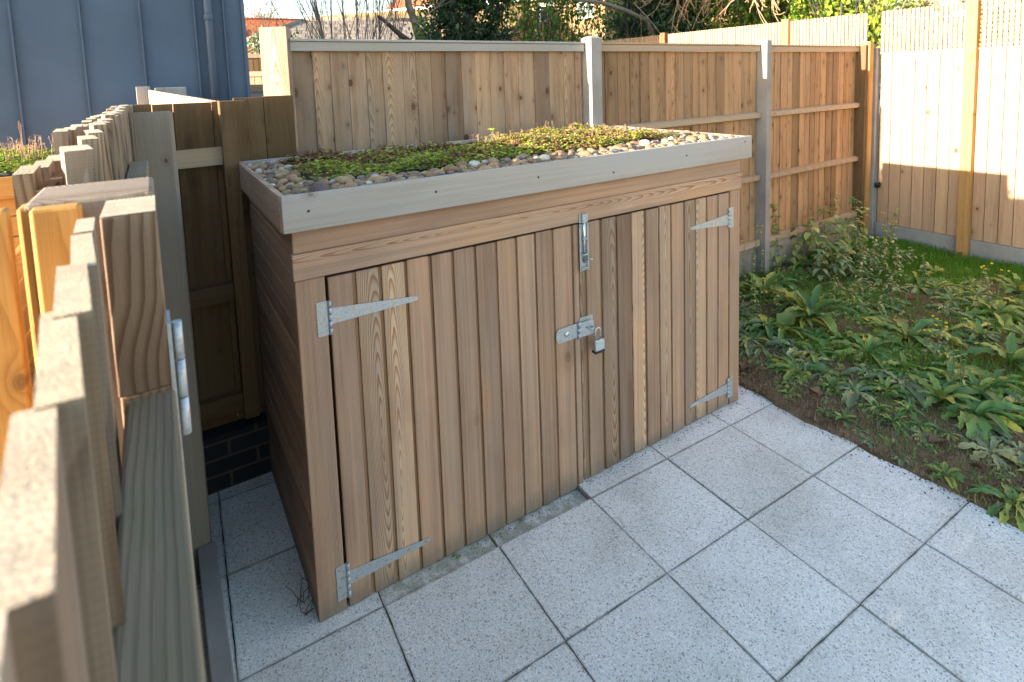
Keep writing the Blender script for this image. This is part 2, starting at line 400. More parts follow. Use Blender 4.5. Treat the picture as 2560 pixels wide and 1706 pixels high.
NETTLE = leafm('weed_leaf', [(0, (.11, .22, .07)), (.5, (.26, .35, .11)), (.85, (.46, .48, .16)), (1, (.25, .16, .06))], .3)
GRASS = leafm('grass_blade', [(0, (.07, .19, .01)), (.6, (.12, .30, .015)), (.9, (.2, .25, .03)), (1, (.35, .28, .1))], .35, .5)
SEDUM = leafm('sedum_leaf', [(0, (.20, .38, .04)), (.36, (.38, .48, .05)), (.52, (.44, .38, .08)), (.68, (.30, .15, .08)), (.85, (.24, .09, .07)), (1, (.42, .26, .15))], .15)
SEDSTALK = leafm('sedum_stalk', [(0, (.35, .17, .09)), (1, (.5, .34, .2))], .1, .8)
IVY = leafm('ivy_leaf', [(0, (.012, .035, .018)), (.6, (.022, .06, .025)), (1, (.05, .10, .03))], .12, .35)
BUSH = leafm('bright_bush_leaf', [(0, (.06, .13, .015)), (.5, (.14, .24, .02)), (1, (.30, .34, .04))], .35, .5)
SPARSE = leafm('maple_leaf', [(0, (.06, .16, .02)), (.6, (.15, .27, .035)), (1, (.38, .38, .07))], .45, .5)
DRYLEAF = leafm('dry_leaf', [(0, (.09, .045, .04)), (.5, (.22, .13, .075)), (1, (.42, .27, .16))], .15, .7)
HEDGE = leafm('hedge_leaf', [(0, (.05, .10, .05)), (.7, (.12, .18, .08)), (1, (.45, .25, .1))], .2, .6)
BARK = plain('grey_bark', (.20, .175, .15), .9, .4, 14.)
BARKD = plain('dark_bark', (.07, .06, .055), .9, .4, 14.)
TWIG = plain('pale_pink_twig', (.40, .25, .15), .8, .2, 10.)
STEM = plain('green_stem', (.14, .17, .06), .7, .3, 30.)
def brick(name, c1, c2, mortar, sc_=1., bw=.225, bh=.075, axis='xz'):
    m, b = newmat(name); x, y, z = sep(obj_co())
    n = E.nt.nodes.new('ShaderNodeTexBrick'); E.nt.links.new(vec(x, z, 0.).k, n.inputs['Vector'])
    n.inputs['Color1'].default_value = (*c1, 1); n.inputs['Color2'].default_value = (*c2, 1); n.inputs['Mortar'].default_value = (*mortar, 1)
    n.inputs['Scale'].default_value = 1; n.inputs['Brick Width'].default_value = bw; n.inputs['Row Height'].default_value = bh; n.inputs['Mortar Size'].default_value = .006
    n.inputs['Bias'].default_value = 0
    c = mixc(.4, E(n.outputs['Color']), ramp(noise(obj_co(), 9., 5.), [(.3, (.7, .7, .7)), (.7, (1.2, 1.2, 1.2))]), 'MULTIPLY')
    setp(b, c, .9, spec=.2, height=E(n.outputs['Fac']) * -1., bdist=.006); return m
YBRICK = brick('yellow_brick', (.33, .185, .085), (.43, .26, .12), (.34, .25, .16))
RBRICK = brick('red_brick', (.33, .13, .07), (.40, .18, .10), (.4, .36, .3))
DBRICK = brick('dark_engineering_brick', (.018, .02, .026), (.028, .03, .036), (.09, .07, .05), bw=.225)
def tiles(name, c1, c2, rw=.3, rh=.32):
    m, b = newmat(name); x, y, z = sep(attr('lc'))
    row = E.m('FRACT', y / rh); col_ = E.m('FRACT', x / rw + E.m('FLOOR', y / rh) * .5)
    n = noise(vec(x, y, 0.), 4., 4., .65)
    c = mixc(smooth(n, .3, .7), c1, c2)
    c = mixc(smooth(row, .86, .98) * .75, c, tuple(q * .3 for q in c1))
    c = mixc(smooth(col_, .9, .97) * .45, c, tuple(q * .4 for q in c1))
    setp(b, c, .85, spec=.2, height=row + smooth(col_, .85, 1.) * -.5, bdist=.02); return m
TILE_B = tiles('beige_roof_tiles', (.17, .115, .05), (.235, .165, .075))
TILE_R = tiles('red_roof_tiles', (.32, .085, .035), (.42, .14, .06))
TILE_G = tiles('brown_roof_tiles', (.20, .16, .13), (.28, .23, .19))
WHITE = plain('white_paint', (.8, .8, .78), .5, .05)
def glass_m():
    m, b = newmat('window_glass'); setp(b, (.10, .12, .14), .08, spec=.8); return m
GLASS = glass_m()

# ------------------------------------------------------------------ ground, patio
g = MB(); g.poly([(-150, -60, -.06), (250, -60, -.06), (250, 250, -.06), (-150, 250, -.06)])
tag(g.build('ground', SOIL), kind='structure')
# sand/soil bed directly under the paving joints
g = MB(); g.bx(-1.4, 2.22, -3.9, 1.02, -.055, -.026, 'x')
jm, jb = newmat('joint_moss'); jn = noise(geo_co(), 22., 5., .7)
setp(jb, ramp(jn, [(.3, (.012, .012, .010)), (.55, (.03, .032, .02)), (.72, (.05, .08, .02))]), .95, height=jn, bdist=.01)
tag(g.build('paving_bed', jm), kind='structure')
pm = MB(); ca, sa = math.cos(-.0309), math.sin(-.0309)
def gp(u, v, z): return Vector((u * .45 * ca + v * .45 * sa * -1 * -1, u * .45 * sa - v * .45 * ca, z))
for iu in range(-3, 5):
    for iv in range(-3, 8):
        z = nrg.uniform(-.0015, .0015)
        jj = [nrg.uniform(-.0012, .0012) for _ in range(8)]
        e = .0019 / .45
        rn = (nrg.rand(), nrg.rand(), 0.)
        far = iv == -3
        v0, v1 = iv + e, iv + 1 - e
        u1 = iu + 1 - e
        if iu == 4: u1 = iu + .86 + .02 * math.sin(iv * 2.1) + (.05 if iv < 0 else 0)
        lowered = iu in (0, 1) and iv == -1
        n0 = len(pm.v); N = 12
        # top surface ring with slightly broken edges
        ring = []
        def side(a, b_, k):
            for i in range(k):
                t = i / k
                ring.append((a[0] + (b_[0] - a[0]) * t + nrg.uniform(-.0035, .0035), a[1] + (b_[1] - a[1]) * t + nrg.uniform(-.0035, .0035)))
        A, B, C_, D = (iu + e, v0), (u1, v0), (u1, v1), (iu + e, v1)
        side(A, B, N); side(B, C_, N); side(C_, D, N); side(D, A, N)
        if lowered: zz = lambda u: -.003 - .017 * (u / 2.)
        else: zz = lambda u: z
        top = []; K = len(ring)
        for (u_, v_) in ring:
            p = gp(u_, v_, zz(u_)); pm.v.append(p); pm.lc.append(((u_ - iu - .5) * .45, (v_ - iv - .5) * .45, 0)); pm.rn.append((rn[0], rn[1], 2. if lowered else 0.))
        for (u_, v_) in ring:
            p = gp(u_, v_, zz(u_) - .024); pm.v.append(p); pm.lc.append(((u_ - iu - .5) * .45, (v_ - iv - .5) * .45, 0)); pm.rn.append((rn[0], rn[1], 2. if lowered else 0.))
        pm.f.append(tuple(n0 + K - 1 - i for i in range(K))); pm.sm.append(False)
        for i in range(K):
            j = (i + 1) % K; pm.f.append((n0 + i, n0 + j, n0 + K + j, n0 + K + i)); pm.sm.append(False)
tag(pm.build('patio', SLAB, bevel=0), kind='structure')
# make sure slab tops point up
me = bpy.data.objects['patio'].data; bm = bmesh.new(); bm.from_mesh(me); bmesh.ops.recalc_face_normals(bm, faces=bm.faces); bm.to_mesh(me); bm.free()

# planting bed: gently lumpy soil sheet
def hgt(x, y):
    return .012 + .018 * math.sin(x * 3.1 + y * 2.3) * math.sin(y * 4.1 - x) + .02 * min(1, max(0, (x - 2.3) / .6))
nx, ny = 110, 90; xs = np.linspace(2.12, 5.9, nx); ys = np.linspace(-3.8, 1.25, ny)
V = np.array([(x + (nrg.uniform(-.016, .016) + .022 * math.sin(y * 5) + .014 * math.sin(y * 13 + 1) - .035 * (y + .4) * 0 if i == 0 else 0) + (0.03 * (y + 1.2) / 1.3 if i == 0 else 0), y, (hgt(x, y) + nrg.uniform(0, .008)) if i > 0 else -.01) for i, x in enumerate(xs) for y in ys])
F = np.array([(i * ny + j, (i + 1) * ny + j, (i + 1) * ny + j + 1, i * ny + j + 1) for i in range(nx - 1) for j in range(ny - 1)])
bed = fast_mesh('planting_bed', V, F, SOIL, smooth=True); tag(bed, kind='structure')

# ------------------------------------------------------------------ the bin store
store = thing('bin_store', 'long cedar-clad storage shed with two boarded doors and a planted pebble roof on the patio', 'storage shed', (.91, .55, 0))
X0, X1, YF, YB = -.2, 2.025, .065, 1.03
DOORL = [(-.099, -.021, 1.12), (-.008, .068, .0), (.080, .160, .1), (.171, .252, .8), (.264, .340, .9), (.352, .433, .9), (.445, .525, .55), (.537, .618, .5), (.629, .709, .8), (.718, .796, .65), (.806, .897, .8), (.907, .935, .9)]
DOORR = [(.9385, .961, .05), (.976, 1.052, .9), (1.066, 1.142, .02), (1.156, 1.236, .35), (1.246, 1.322, .13), (1.335, 1.414, .95), (1.424, 1.495, .0), (1.508, 1.587, .9), (1.601, 1.672, .05), (1.682, 1.756, .09), (1.769, 1.847, .8), (1.858, 1.938, .6)]
def door(boards, zfun, name='door'):
    mb = MB()
    for (a, b_, dep) in boards:
        z0, z1 = zfun(a), 1.176 + rng.uniform(-.002, .001)
        r1 = rng.random(); r3 = rng.uniform(.05, .95)
        mb.box((a, YF + rng.uniform(-.0015, .0015), z0), (0, 0, z1 - z0), (b_ - a, 0, 0), (0, .016, 0), (r1, min(1, dep), r3))
    o = mb.build(name, CEDAR, store, bevel=.003)
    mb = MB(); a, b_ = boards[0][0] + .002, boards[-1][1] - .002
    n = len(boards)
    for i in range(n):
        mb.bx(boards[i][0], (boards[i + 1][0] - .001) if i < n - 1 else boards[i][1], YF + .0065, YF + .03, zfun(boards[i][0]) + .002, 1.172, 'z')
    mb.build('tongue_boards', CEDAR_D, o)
    return o
doorL = door(DOORL, lambda x: .002 - .017 * (x + .1)); doorR = door(DOORR, lambda x: .008)
mb = MB()
mb.bx(X0, -.1085, YF - .001, YF + .02, .0, 1.183, 'z', (.3, .75, .55)); o = mb.build('corner_stile', CEDAR, store, bevel=.003)
mb = MB(); mb.bx(1.9465, X1, YF - .001, YF + .02, .0, 1.183, 'z', (.7, .7, .6)); mb.build('corner_stile', CEDAR, store, bevel=.003)
# header boards
mb = MB(); mb.bx(X0 - .004, X1 + .003, YF - .010, YF + .02, 1.186, 1.272, 'x', (.42, .20, .95)); mb.bx(X0 + .001, X1 + .001, YF - .004, YF + .02, 1.2725, 1.352, 'x', (.15, .55, .7))
mb.build('header_board', CEDAR, store, bevel=.003)
# side cladding: horizontal boards
for sx, nm in ((X0, 'a'), (X1, 'b')):
    mb = MB(); z = .003; k = 0
    while z < 1.34:
        h = .0855
        z1 = min(z + h - .0045, 1.35)
        if sx < 0: mb.bx(sx, sx + .016, YF + .021, YB, z, z1, 'y', (rng.random(), rng.random(), rng.uniform(.2, .8)))
        else: mb.bx(sx - .016, sx, YF + .021, YB, z, z1, 'y')
        z += h
    mb.build('side_cladding', CEDAR, store, bevel=.004)
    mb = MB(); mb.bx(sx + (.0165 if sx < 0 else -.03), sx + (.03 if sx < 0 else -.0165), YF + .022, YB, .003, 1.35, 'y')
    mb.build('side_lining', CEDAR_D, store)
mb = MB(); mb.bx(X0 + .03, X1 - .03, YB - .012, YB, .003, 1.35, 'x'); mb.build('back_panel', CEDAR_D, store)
# roof upstand
FX0, FX1, FY0, FY1, FT, FB = -.232, 2.068, .022, 1.07, 1.467, 1.351
mb = MB(); mb.bx(FX0 + .004, FX1, FY0, FY0 + .02, FB, FT, 'x', (.33, .6, .5)); mb.build('front_fascia', FASCIA, store, bevel=.0025)
mb = MB(); mb.bx(FX0, FX0 + .02, FY0 + .021, FY1, FB, FT - .001, 'y', (.6, .08, .45)); mb.build('side_fascia', CEDAR, store, bevel=.0025)
mb = MB(); mb.bx(FX1 - .02, FX1, FY0 + .0205, FY1, FB, FT - .002, 'y', (.1, .2, .4)); mb.build('side_fascia', CEDAR, store, bevel=.0025)
mb = MB(); mb.bx(FX0 + .0205, FX1 - .0205, FY1 - .02, FY1, FB, FT - .003, 'x', (.1, .4, .4)); mb.build('back_fascia', FASCIA, store, bevel=.0025)
mb = MB(); mb.bx(FX0 + .0205, FX1 - .0205, FY0 + .0205, FY1 - .0205, FB + .002, 1.412 + .017, 'x'); mb.build('roof_deck', BLACKP, store)
# screw heads and nail stains on the fascia
for (x, z) in ((-.152, 1.412), (.275, 1.414), (.71, 1.412), (1.103, 1.385), (1.566, 1.412), (2.01, 1.44)):
    mb = MB(); mb.tube([(x, FY0 - .0008, z), (x, FY0 + .004, z)], .0045, 10); mb.build('screw', DARKM, store)

def screw(mb, x, y, z, r=.0045): mb.tube([(x, y, z), (x, y + .003, z)], [r, r * 1.1], 10)
def t_hinge(dr, px, sgn, z0, z1, bx_, s0, s1, tipx, t0, t1):
    """px plate outer x, bx_ barrel x, strap from barrel to tipx"""
    Y = YF - .004
    h = MB(); a, b_ = sorted((px, bx_)); h.bx(a, b_, Y, Y + .0025, z0, z1, 'z')
    h.prism([(bx_ + sgn * .003, Y, s0), (tipx - sgn * .006, Y, t0), (tipx, Y, t0 + .004), (tipx, Y, t1 - .003), (tipx - sgn * .005, Y, t1), (bx_ + sgn * .003, Y, s1)], (0, .0025, 0))
    k = h; n = 5; L = (z1 - z0) / n
    for i in range(n): k.tube([(bx_ + sgn * .002, Y - .001, z0 + i * L + .0006), (bx_ + sgn * .002, Y - .001, z0 + (i + 1) * L - .0006)], .0062, 12)
    s = h; h.mark(1)
    pm_ = (px + bx_) / 2 - sgn * .003
    for i, zz in enumerate((.12, .38, .62, .88)): screw(s, pm_ + sgn * .004 * (-1) ** i, Y - .0012, z0 + (z1 - z0) * zz)
    for f, g_ in ((.10, .25), (.26, .78), (.45, .5), (.72, .5), (.955, .5)):
        x = bx_ + (tipx - bx_) * f; zl = s0 + (t0 - s0) * f; zh = s1 + (t1 - s1) * f
        screw(s, x, Y - .0012, zl + (zh - zl) * g_)
    h.build('tee_hinge', [GALV, BRASS], dr)
t_hinge(doorL, -.141, 1, .985, 1.10, -.1025, 1.019, 1.073, .203, 1.025, 1.042)
t_hinge(doorL, -.137, 1, .045, .17, -.1005, .086, .138, .203, .093, .111)
t_hinge(doorR, 1.971, -1, .985, 1.094, 1.935, 1.004, 1.061, 1.633, 1.027, 1.042)
t_hinge(doorR, 1.966, -1, .047, .158, 1.930, .078, .131, 1.625, .100, .115)
# tower bolt
Y = YF - .0145
b_ = MB(); b_.bx(.931, .938, Y, Y + .003, .972, 1.178, 'z'); b_.bx(.9375, .972, Y + .006, Y + .0085, .972, 1.178, 'z'); b_.bx(.972, .979, Y, Y + .003, .972, 1.178, 'z')
b_.bx(.937, .939, Y, Y + .008, .972, 1.178, 'z'); b_.bx(.971, .973, Y, Y + .008, .972, 1.178, 'z')
b_.mark(1); b_.tube([(.955, Y, 1.008), (.955, Y, 1.214)], .0062, 12); b_.tube([(.957, Y - .002, 1.022), (.974, Y - .018, 1.024), (.982, Y - .022, 1.024)], [.003, .003, .0045], 8);
b_.mark(0)
for z0, z1 in ((1.105, 1.165), (1.035, 1.060), (.978, .992)):
    b_.tube([(.943, Y + .004, z0 + .01), (.943, Y - .004, z0 + .01), (.949, Y - .0085, z0 + .01), (.961, Y - .0085, z0 + .01), (.967, Y - .004, z0 + .01), (.967, Y + .004, z0 + .01)], .0035, 6)
b_.bx(.930, .942, Y + .0005, Y + .003, 1.184, 1.222, 'z'); b_.bx(.966, .978, Y + .0005, Y + .003, 1.184, 1.222, 'z'); b_.bx(.942, .966, Y - .008, Y - .006, 1.184, 1.222, 'z'); b_.bx(.941, .943, Y - .008, Y + .003, 1.184, 1.222, 'z'); b_.bx(.965, .967, Y - .008, Y + .003, 1.184, 1.222, 'z')
b_.mark(1)
for x in (.9345, .9755):
    for z in (.982, 1.035, 1.10, 1.168): screw(b_, x, Y - .002, z, .003)
b_.build('tower_bolt', [GALV, STEEL], doorR)
# hasp
Y = YF - .006
h = MB(); pts = []
for a in range(0, 181, 20): pts.append((.818 - .016 * math.sin(R(a)), Y, .7135 + .0315 * math.cos(R(a))))
h.prism(pts + [(.915, Y, .682), (.915, Y, .745)], (0, .003, 0))
h.prism([(.928, Y - .006, .681), (.928, Y - .006, .744), (.985, Y - .020, .752), (.988, Y - .021, .740), (.988, Y - .021, .694), (.982, Y - .020, .688)], (.0006, .003, 0))
for i in range(3): h.tube([(.921, Y - .003, .675 + i * .025), (.921, Y - .003, .699 + i * .025)], .0075, 12)
h.mark(1); h.sphere((.856, Y - .002, .7135), (.0125, .006, .0125))
h.mark(2)
for x in (.822, .888):
    for z in (.695, .731): screw(h, x, Y - .0012, z)
h.build('hasp', [GALV, STEEL, BRASS], doorL)
h = MB(); h.bx(.929, 1.002, YF - .003, YF, .706, .762, 'x'); h.tube([(.955, YF, .722), (.955, Y - .030, .722), (.961, Y - .038, .722), (.972, Y - .038, .722), (.978, Y - .030, .722), (.978, YF, .722)], .0042, 8)
h.build('staple_plate', GALV, doorR, bevel=.0004)
LKX = .0
# padlock hanging on the staple
py = Y - .040
lock = thing('padlock', 'small laminated steel padlock hanging from the hasp on the cedar doors', 'padlock', (.992, py, .62))
h = MB()
for i in range(9): h.bx(.971, 1.021, py - .012, py + .011, .620 + i * .0050, .6243 + i * .0050, 'x')
h.bx(.9725, 1.0195, py - .0105, py + .0105, .619, .6665, 'x')
h.build('lock_body', STEEL, lock, bevel=.0008)
h = MB(); h.bx(.9690, 1.0230, py - .0135, py + .0135, .608, .6195, 'x'); h.build('bumper', DARKM, lock, bevel=.002)
h = MB(); pts = [(.980, py, .664), (.980, py, .70)] + [(.9945 - .0145 * math.cos(R(a)), py, .702 + .0155 * math.sin(R(a))) for a in range(0, 181, 20)] + [(1.009, py, .70), (1.009, py, .664)]
h.tube(pts, .0037, 10); h.build('shackle', STEEL, lock)

# ------------------------------------------------------------------ green roof
def stone_proto(k):
    r = random.Random(k); bm = bmesh.new(); bmesh.ops.create_icosphere(bm, subdivisions=2, radius=1.)
    a, b2, c2 = [Vector((r.uniform(-1, 1), r.uniform(-1, 1), r.uniform(-1, 1))).normalized() for _ in range(3)]
    for v in bm.verts:
        n = v.co.normalized(); f = 1 + .16 * n.dot(a) + .10 * math.sin(3 * n.dot(b2)) - .12 * max(0, n.dot(c2)) ** 2
        v.co = n * f
    Vv = np.array([v.co[:] for v in bm.verts]); Ff = np.array([[q.index for q in f.verts] for f in bm.faces]); bm.free(); return Vv, Ff
def stone_mat(name, c1, c2):
    m, b = newmat(name); p = obj_co(); r = obj_rnd(); n = noise(p, 1.6, 5., .65); f = noise(p, 9., 3.)
    c = mixc(smooth(n, .3, .7), c1, c2)
    c = mixc(1., c, ramp(r, [(0, (.75, .75, .75)), (1, (1.2, 1.17, 1.12))]), 'MULTIPLY')
    setp(b, c, .55, spec=.4, height=f, bdist=.03, bstr=.4); return m
STC = {'tan': stone_mat('tan_stone', (.34, .21, .10), (.44, .30, .165)), 'brown': stone_mat('brown_stone', (.20, .115, .06), (.30, .19, .11)),
       'grey': stone_mat('grey_stone', (.17, .15, .13), (.27, .235, .20)), 'cream': stone_mat('cream_stone', (.52, .46, .36), (.62, .57, .48)),
       'rust': stone_mat('rust_stone', (.36, .17, .08), (.42, .24, .13)), 'slate': stone_mat('slate_stone', (.045, .05, .065), (.09, .09, .10)), 'plum': stone_mat('plum_stone', (.15, .09, .085), (.22, .14, .13))}
CW = [('tan', .36), ('brown', .27), ('grey', .07), ('cream', .09), ('rust', .12), ('slate', .035), ('plum', .055)]
def pick():
    q = rng.random()
    for c, p_ in CW:
        q -= p_
        if q < 0: return c
    return 'tan'
protos = []
for k in range(9):
    Vv, Ff = stone_proto(k + 3); me = bpy.data.meshes.new('pebble'); me.from_pydata(Vv.tolist(), [], Ff.tolist())
    me.polygons.foreach_set('use_smooth', [True] * len(me.polygons)); me.materials.append(STC['tan']); protos.append(me)
pmesh = {}
def pm_mesh(k, c):
    if (k, c) not in pmesh:
        m = protos[k].copy(); m.materials[0] = STC[c]; pmesh[(k, c)] = m
    return pmesh[(k, c)]
SX0, SX1, SY0, SY1 = -.075, 1.80, .275, .93       # sedum mat
def insed(x, y, g_=0.):
    e = .012 * math.sin(x * 9) + .008 * math.sin(x * 23 + 1)
    return SX0 - g_ + .02 * math.sin(y * 11) < x < SX1 + g_ + .03 * math.sin(y * 9) and SY0 - g_ + e - (.03 if .2 < x < .5 else 0) < y < SY1 + g_
cand = []
IX0, IX1, IY0, IY1 = FX0 + .022, FX1 - .022, FY0 + .022, FY1 - .022
tries = 0
placed = []
def zone(x, y):
    if x < SX0: return 'left end'
    if x > SX1: return 'sunny right end'
    if y < .6: return 'front strip'
    return 'back strip'
import itertools
for (lo, hi, want) in ((.025, .032, 45), (.019, .025, 190), (.014, .019, 460), (.010, .014, 500)):
    got = 0; tries = 0
    while got < want and tries < 9000:
        tries += 1
        r_ = rng.uniform(lo, hi); x = rng.uniform(IX0 + r_ * .8, IX1 - r_ * .8); y = rng.uniform(IY0 + r_ * .8, IY1 - r_ * .8)
        if insed(x, y, .004): continue
        ok = True
        for (x2, y2, r2) in placed:
            if (x - x2) ** 2 + (y - y2) ** 2 < ((r_ + r2) * .80) ** 2: ok = False; break
        if ok: placed.append((x, y, r_)); got += 1
camx, camy = -.527, -1.82
def showsize(p): return p[2] / math.hypot(p[0] - camx, p[1] - camy) * (.5 if p[1] > .93 else 1)
placed.sort(key=showsize, reverse=True)
rest = []
zl = {'left end': 'at the shaded left end of the shed roof', 'sunny right end': 'at the sunlit right end of the shed roof', 'front strip': 'in the strip along the front roof edge', 'back strip': 'behind the sedum at the back roof edge'}
for i, (x, y, r_) in enumerate(placed):
    asp = (1., rng.uniform(.65, .9), rng.uniform(.45, .7)); z = 1.424 + .017 + r_ * asp[2] * .6 + rng.uniform(0, .010)
    zr = rng.uniform(0, 6.28); tl = (rng.uniform(-.35, .35), rng.uniform(-.3, .3))
    k = rng.randrange(9); c = pick()
    if i < 300:
        o = link(bpy.data.objects.new('pebble', pm_mesh(k, c))); o.location = (x, y, z); o.rotation_euler = (tl[0], tl[1], zr); o.scale = (r_ * 1.12, r_ * 1.12 * asp[1], r_ * 1.12 * asp[2])
        zn = zone(x, y)
        sz = 'large' if r_ > .025 else ('medium' if r_ > .0195 else 'small')
        wh = {'front strip': ['above the left corner stile', 'above the upper left hinge', 'above the left door', 'left of the tower bolt', 'above the tower bolt', 'right of the tower bolt', 'above the right door', 'above the right hinge'][min(7, max(0, int((x + .1) / 2.1 * 8)))],
              'left end': ['nearest the front left corner', 'midway along the left end', 'towards the back left corner'][min(2, int((y - .04) / .34))],
              'sunny right end': ['nearest the front right corner', 'midway along the sunlit right end', 'towards the back right corner'][min(2, int((y - .04) / .34))], 'back strip': 'behind the sedum ' + ('on the left' if x < .7 else ('in the middle' if x < 1.3 else 'on the right'))}[zn]
        sh = 'round' if asp[1] > .82 else ('oval' if asp[1] > .73 else 'long')
        tag(o, '%s %s %s pebble on the roof %s' % (sz, sh, c, wh), 'pebble', 'pebbles on the shed roof')
    else: rest.append((x, y, z - .002, r_, asp, zr, c))
# under-layer and far pebbles as one mass
m, b = newmat('mixed_pebbles'); r1, r2, r3 = sep(attr('rn')); n_ = noise(geo_co(), 60., 4.)
setp(b, mixc(1., ramp(r1, [(0, (.46, .34, .20)), (.3, (.30, .18, .10)), (.5, (.2, .18, .17)), (.7, (.55, .48, .38)), (.85, (.38, .20, .10)), (.95, (.07, .07, .08)), (1, (.2, .12, .11))]), ramp(n_, [(.3, (.75, .75, .75)), (.7, (1.15, 1.15, 1.15))]), 'MULTIPLY'), .55, spec=.4)
MIXP = m
PV, PF = stone_proto(5)
T, S, RN = [], [], []
for (x, y, z, r_, asp, zr, c) in rest: T.append((x, y, z)); S.append((r_ * 1.12, r_ * 1.12 * asp[1], r_ * 1.12 * asp[2])); RN.append((rng.random(), rng.random(), 0))
for _ in range(1700):
    x, y = rng.uniform(IX0 + .012, IX1 - .012), rng.uniform(IY0 + .012, IY1 - .012)
    if insed(x, y, -.03): continue
    r_ = rng.uniform(.010, .018); T.append((x, y, 1.418 + .017 + rng.uniform(0, .006))); S.append((r_, r_ * .8, r_ * .6)); RN.append((rng.random(), rng.random(), 0))
T, S, RN = np.array(T), np.array(S), np.array(RN)
V, F, RN = scatter(PV, PF, T, S, rotm(len(T), False), RN)
o = fast_mesh('pebble_bed', V, F, MIXP, RN, True, loc=(.9, .5, 1.41)); tag(o, 'small mixed river gravel filling between the bigger pebbles on the shed roof', 'gravel', kind='stuff')
# sedum tray (black plastic edge)
tr = MB()
for (a, b_, c, d_) in ((SX0 + .01, SX1 - .01, SY0 + .004, SY0 + .010), (SX0 + .01, SX1 - .01, SY1 - .01, SY1 - .004)): tr.bx(a, b_, c, d_, 1.430, 1.462, 'x')
for a in (SX0 + .006, .53, 1.15, SX1 - .012): tr.bx(a, a + .005, SY0 + .0102, SY1 - .0102, 1.430, 1.460, 'y')
tag(tr.build('planting_tray', BLACKP, loc=(.9, .6, 1.413)), 'black plastic tray edge showing under the front of the sedum on the shed roof', 'planting tray')
tr = MB(); tr.bx(SX0 + .02, SX1 - .02, SY0 + .012, SY1 - .012, 1.431, 1.454, 'x'); tag(tr.build('sedum_soil', SOIL, loc=(.9, .6, 1.413)), 'dark substrate under the sedum on the shed roof', 'substrate', kind='stuff')
def sed_h(x, y): return 1.470 + .020 * math.sin(x * 8 + y * 5) * math.sin(y * 13 + x * 3) + .010 * math.sin(x * 21) + .012 * (x > 1.0)
def rosette_proto():
    Vv, Ff = [], []
    for l, (n, el, rr) in enumerate(((6, .35, 1.), (5, .9, .75), (3, 1.3, .45))):
        for k in range(n):
            a = 6.283 * k / n + l * .5; dx, dy = math.cos(a), math.sin(a); ce, se = math.cos(el), math.sin(el); b0 = len(Vv)
            wdt = .30 * rr
            for (s_, w_, up) in ((.12, .5, 0), (.62, 1., .0), (1., .15, .0)):
                for sg in (-1, 1): Vv.append((dx * s_ * rr * ce - dy * sg * wdt * w_, dy * s_ * rr * ce + dx * sg * wdt * w_, s_ * rr * se + .1))
            Ff += [(b0, b0 + 2, b0 + 3, b0 + 1), (b0 + 2, b0 + 4, b0 + 5, b0 + 3)]
    return np.array(Vv), np.array(Ff)
RV, RF = rosette_proto()
T, S, RN = [], [], []
n_ = 0
while n_ < 13500:
    x, y = rng.uniform(SX0 - .03, SX1 + .03), rng.uniform(SY0 - .03, SY1 + .02)
    if not insed(x, y, rng.uniform(-.02, .016)): continue
    edge = min(1, max(0, (y - SY0 + .02) / .05)) * min(1, max(0, (x - SX0 + .02) / .05)) * min(1, max(.3, (SX1 + .03 - x) / .05))
    h = sed_h(x, y) * 1.
    z = 1.441 + (h - 1.441) * (.25 + .75 * edge) + rng.uniform(-.018, .012)
    pt = math.sin(x * 6 + 1.3) * math.sin(y * 9 + x * 4) * .5 + .5
    front = max(0, 1 - (y - SY0) / .14)
    if x > .95: c = rng.gauss(.44 + .22 * pt, .26)
    else: c = rng.gauss(.44 + .34 * pt - .42 * front, .22)
    s_ = rng.uniform(.0055, .0105); T.append((x, y, z)); S.append((s_, s_, s_)); RN.append((min(1, max(0, c)), rng.random(), 0)); n_ += 1
V, F, RN = scatter(RV, RF, np.array(T), np.array(S), rotm(len(T), False), np.array(RN))
o = fast_mesh('sedum', V, F, SEDUM, RN, loc=(.9, .6, 1.42)); tag(o, 'mat of green and reddish sedum growing across the middle of the shed roof', 'sedum', kind='stuff')
# dry flower stalks standing out of the sedum
def stalks(name, area, n, mat, label, loc, h0=.02, h1=.055, extra=()):
    mb = MB()
    pts = [(rng.uniform(area[0], area[1]), rng.uniform(area[2], area[3]), rng.uniform(h0, h1)) for _ in range(n)] + list(extra)
    for (x, y, h) in pts:
        z = area[4]; tx, ty = rng.uniform(-.012, .012), rng.uniform(-.012, .012); rn = (rng.random(),) * 3
        mb.tube([(x, y, z), (x + tx * .4, y + ty * .4, z + h * .5), (x + tx, y + ty, z + h)], [.0009, .0008, .0006], 4, False, rn)
        for _ in range(rng.randint(3, 6)):
            a = rng.uniform(0, 6.28); q = rng.uniform(.004, .009)
            p1 = Vector((x + tx, y + ty, z + h * rng.uniform(.75, 1))); p2 = p1 + Vector((math.cos(a) * q, math.sin(a) * q, q * .9))
            mb.tube([p1, p2], [.0006, .0005], 3, False, rn); mb.sphere(p2, .0013, rn, 4, 3)
    return tag(mb.build(name, mat, loc=loc), label, 'dry stalks', kind='stuff')
stalks('sedum_flower_stalks', (.85, 1.75, .45, .93, 1.472), 150, SEDSTALK, 'dry pinkish sedum flower stalks standing up from the sunlit half of the sedum', (1.3, .7, 1.45), .016, .05, [(1.35, .9, .08), (1.38, .88, .07), (1.42, .9, .075), (1.3, .9, .07), (1.33, .86, .06)])
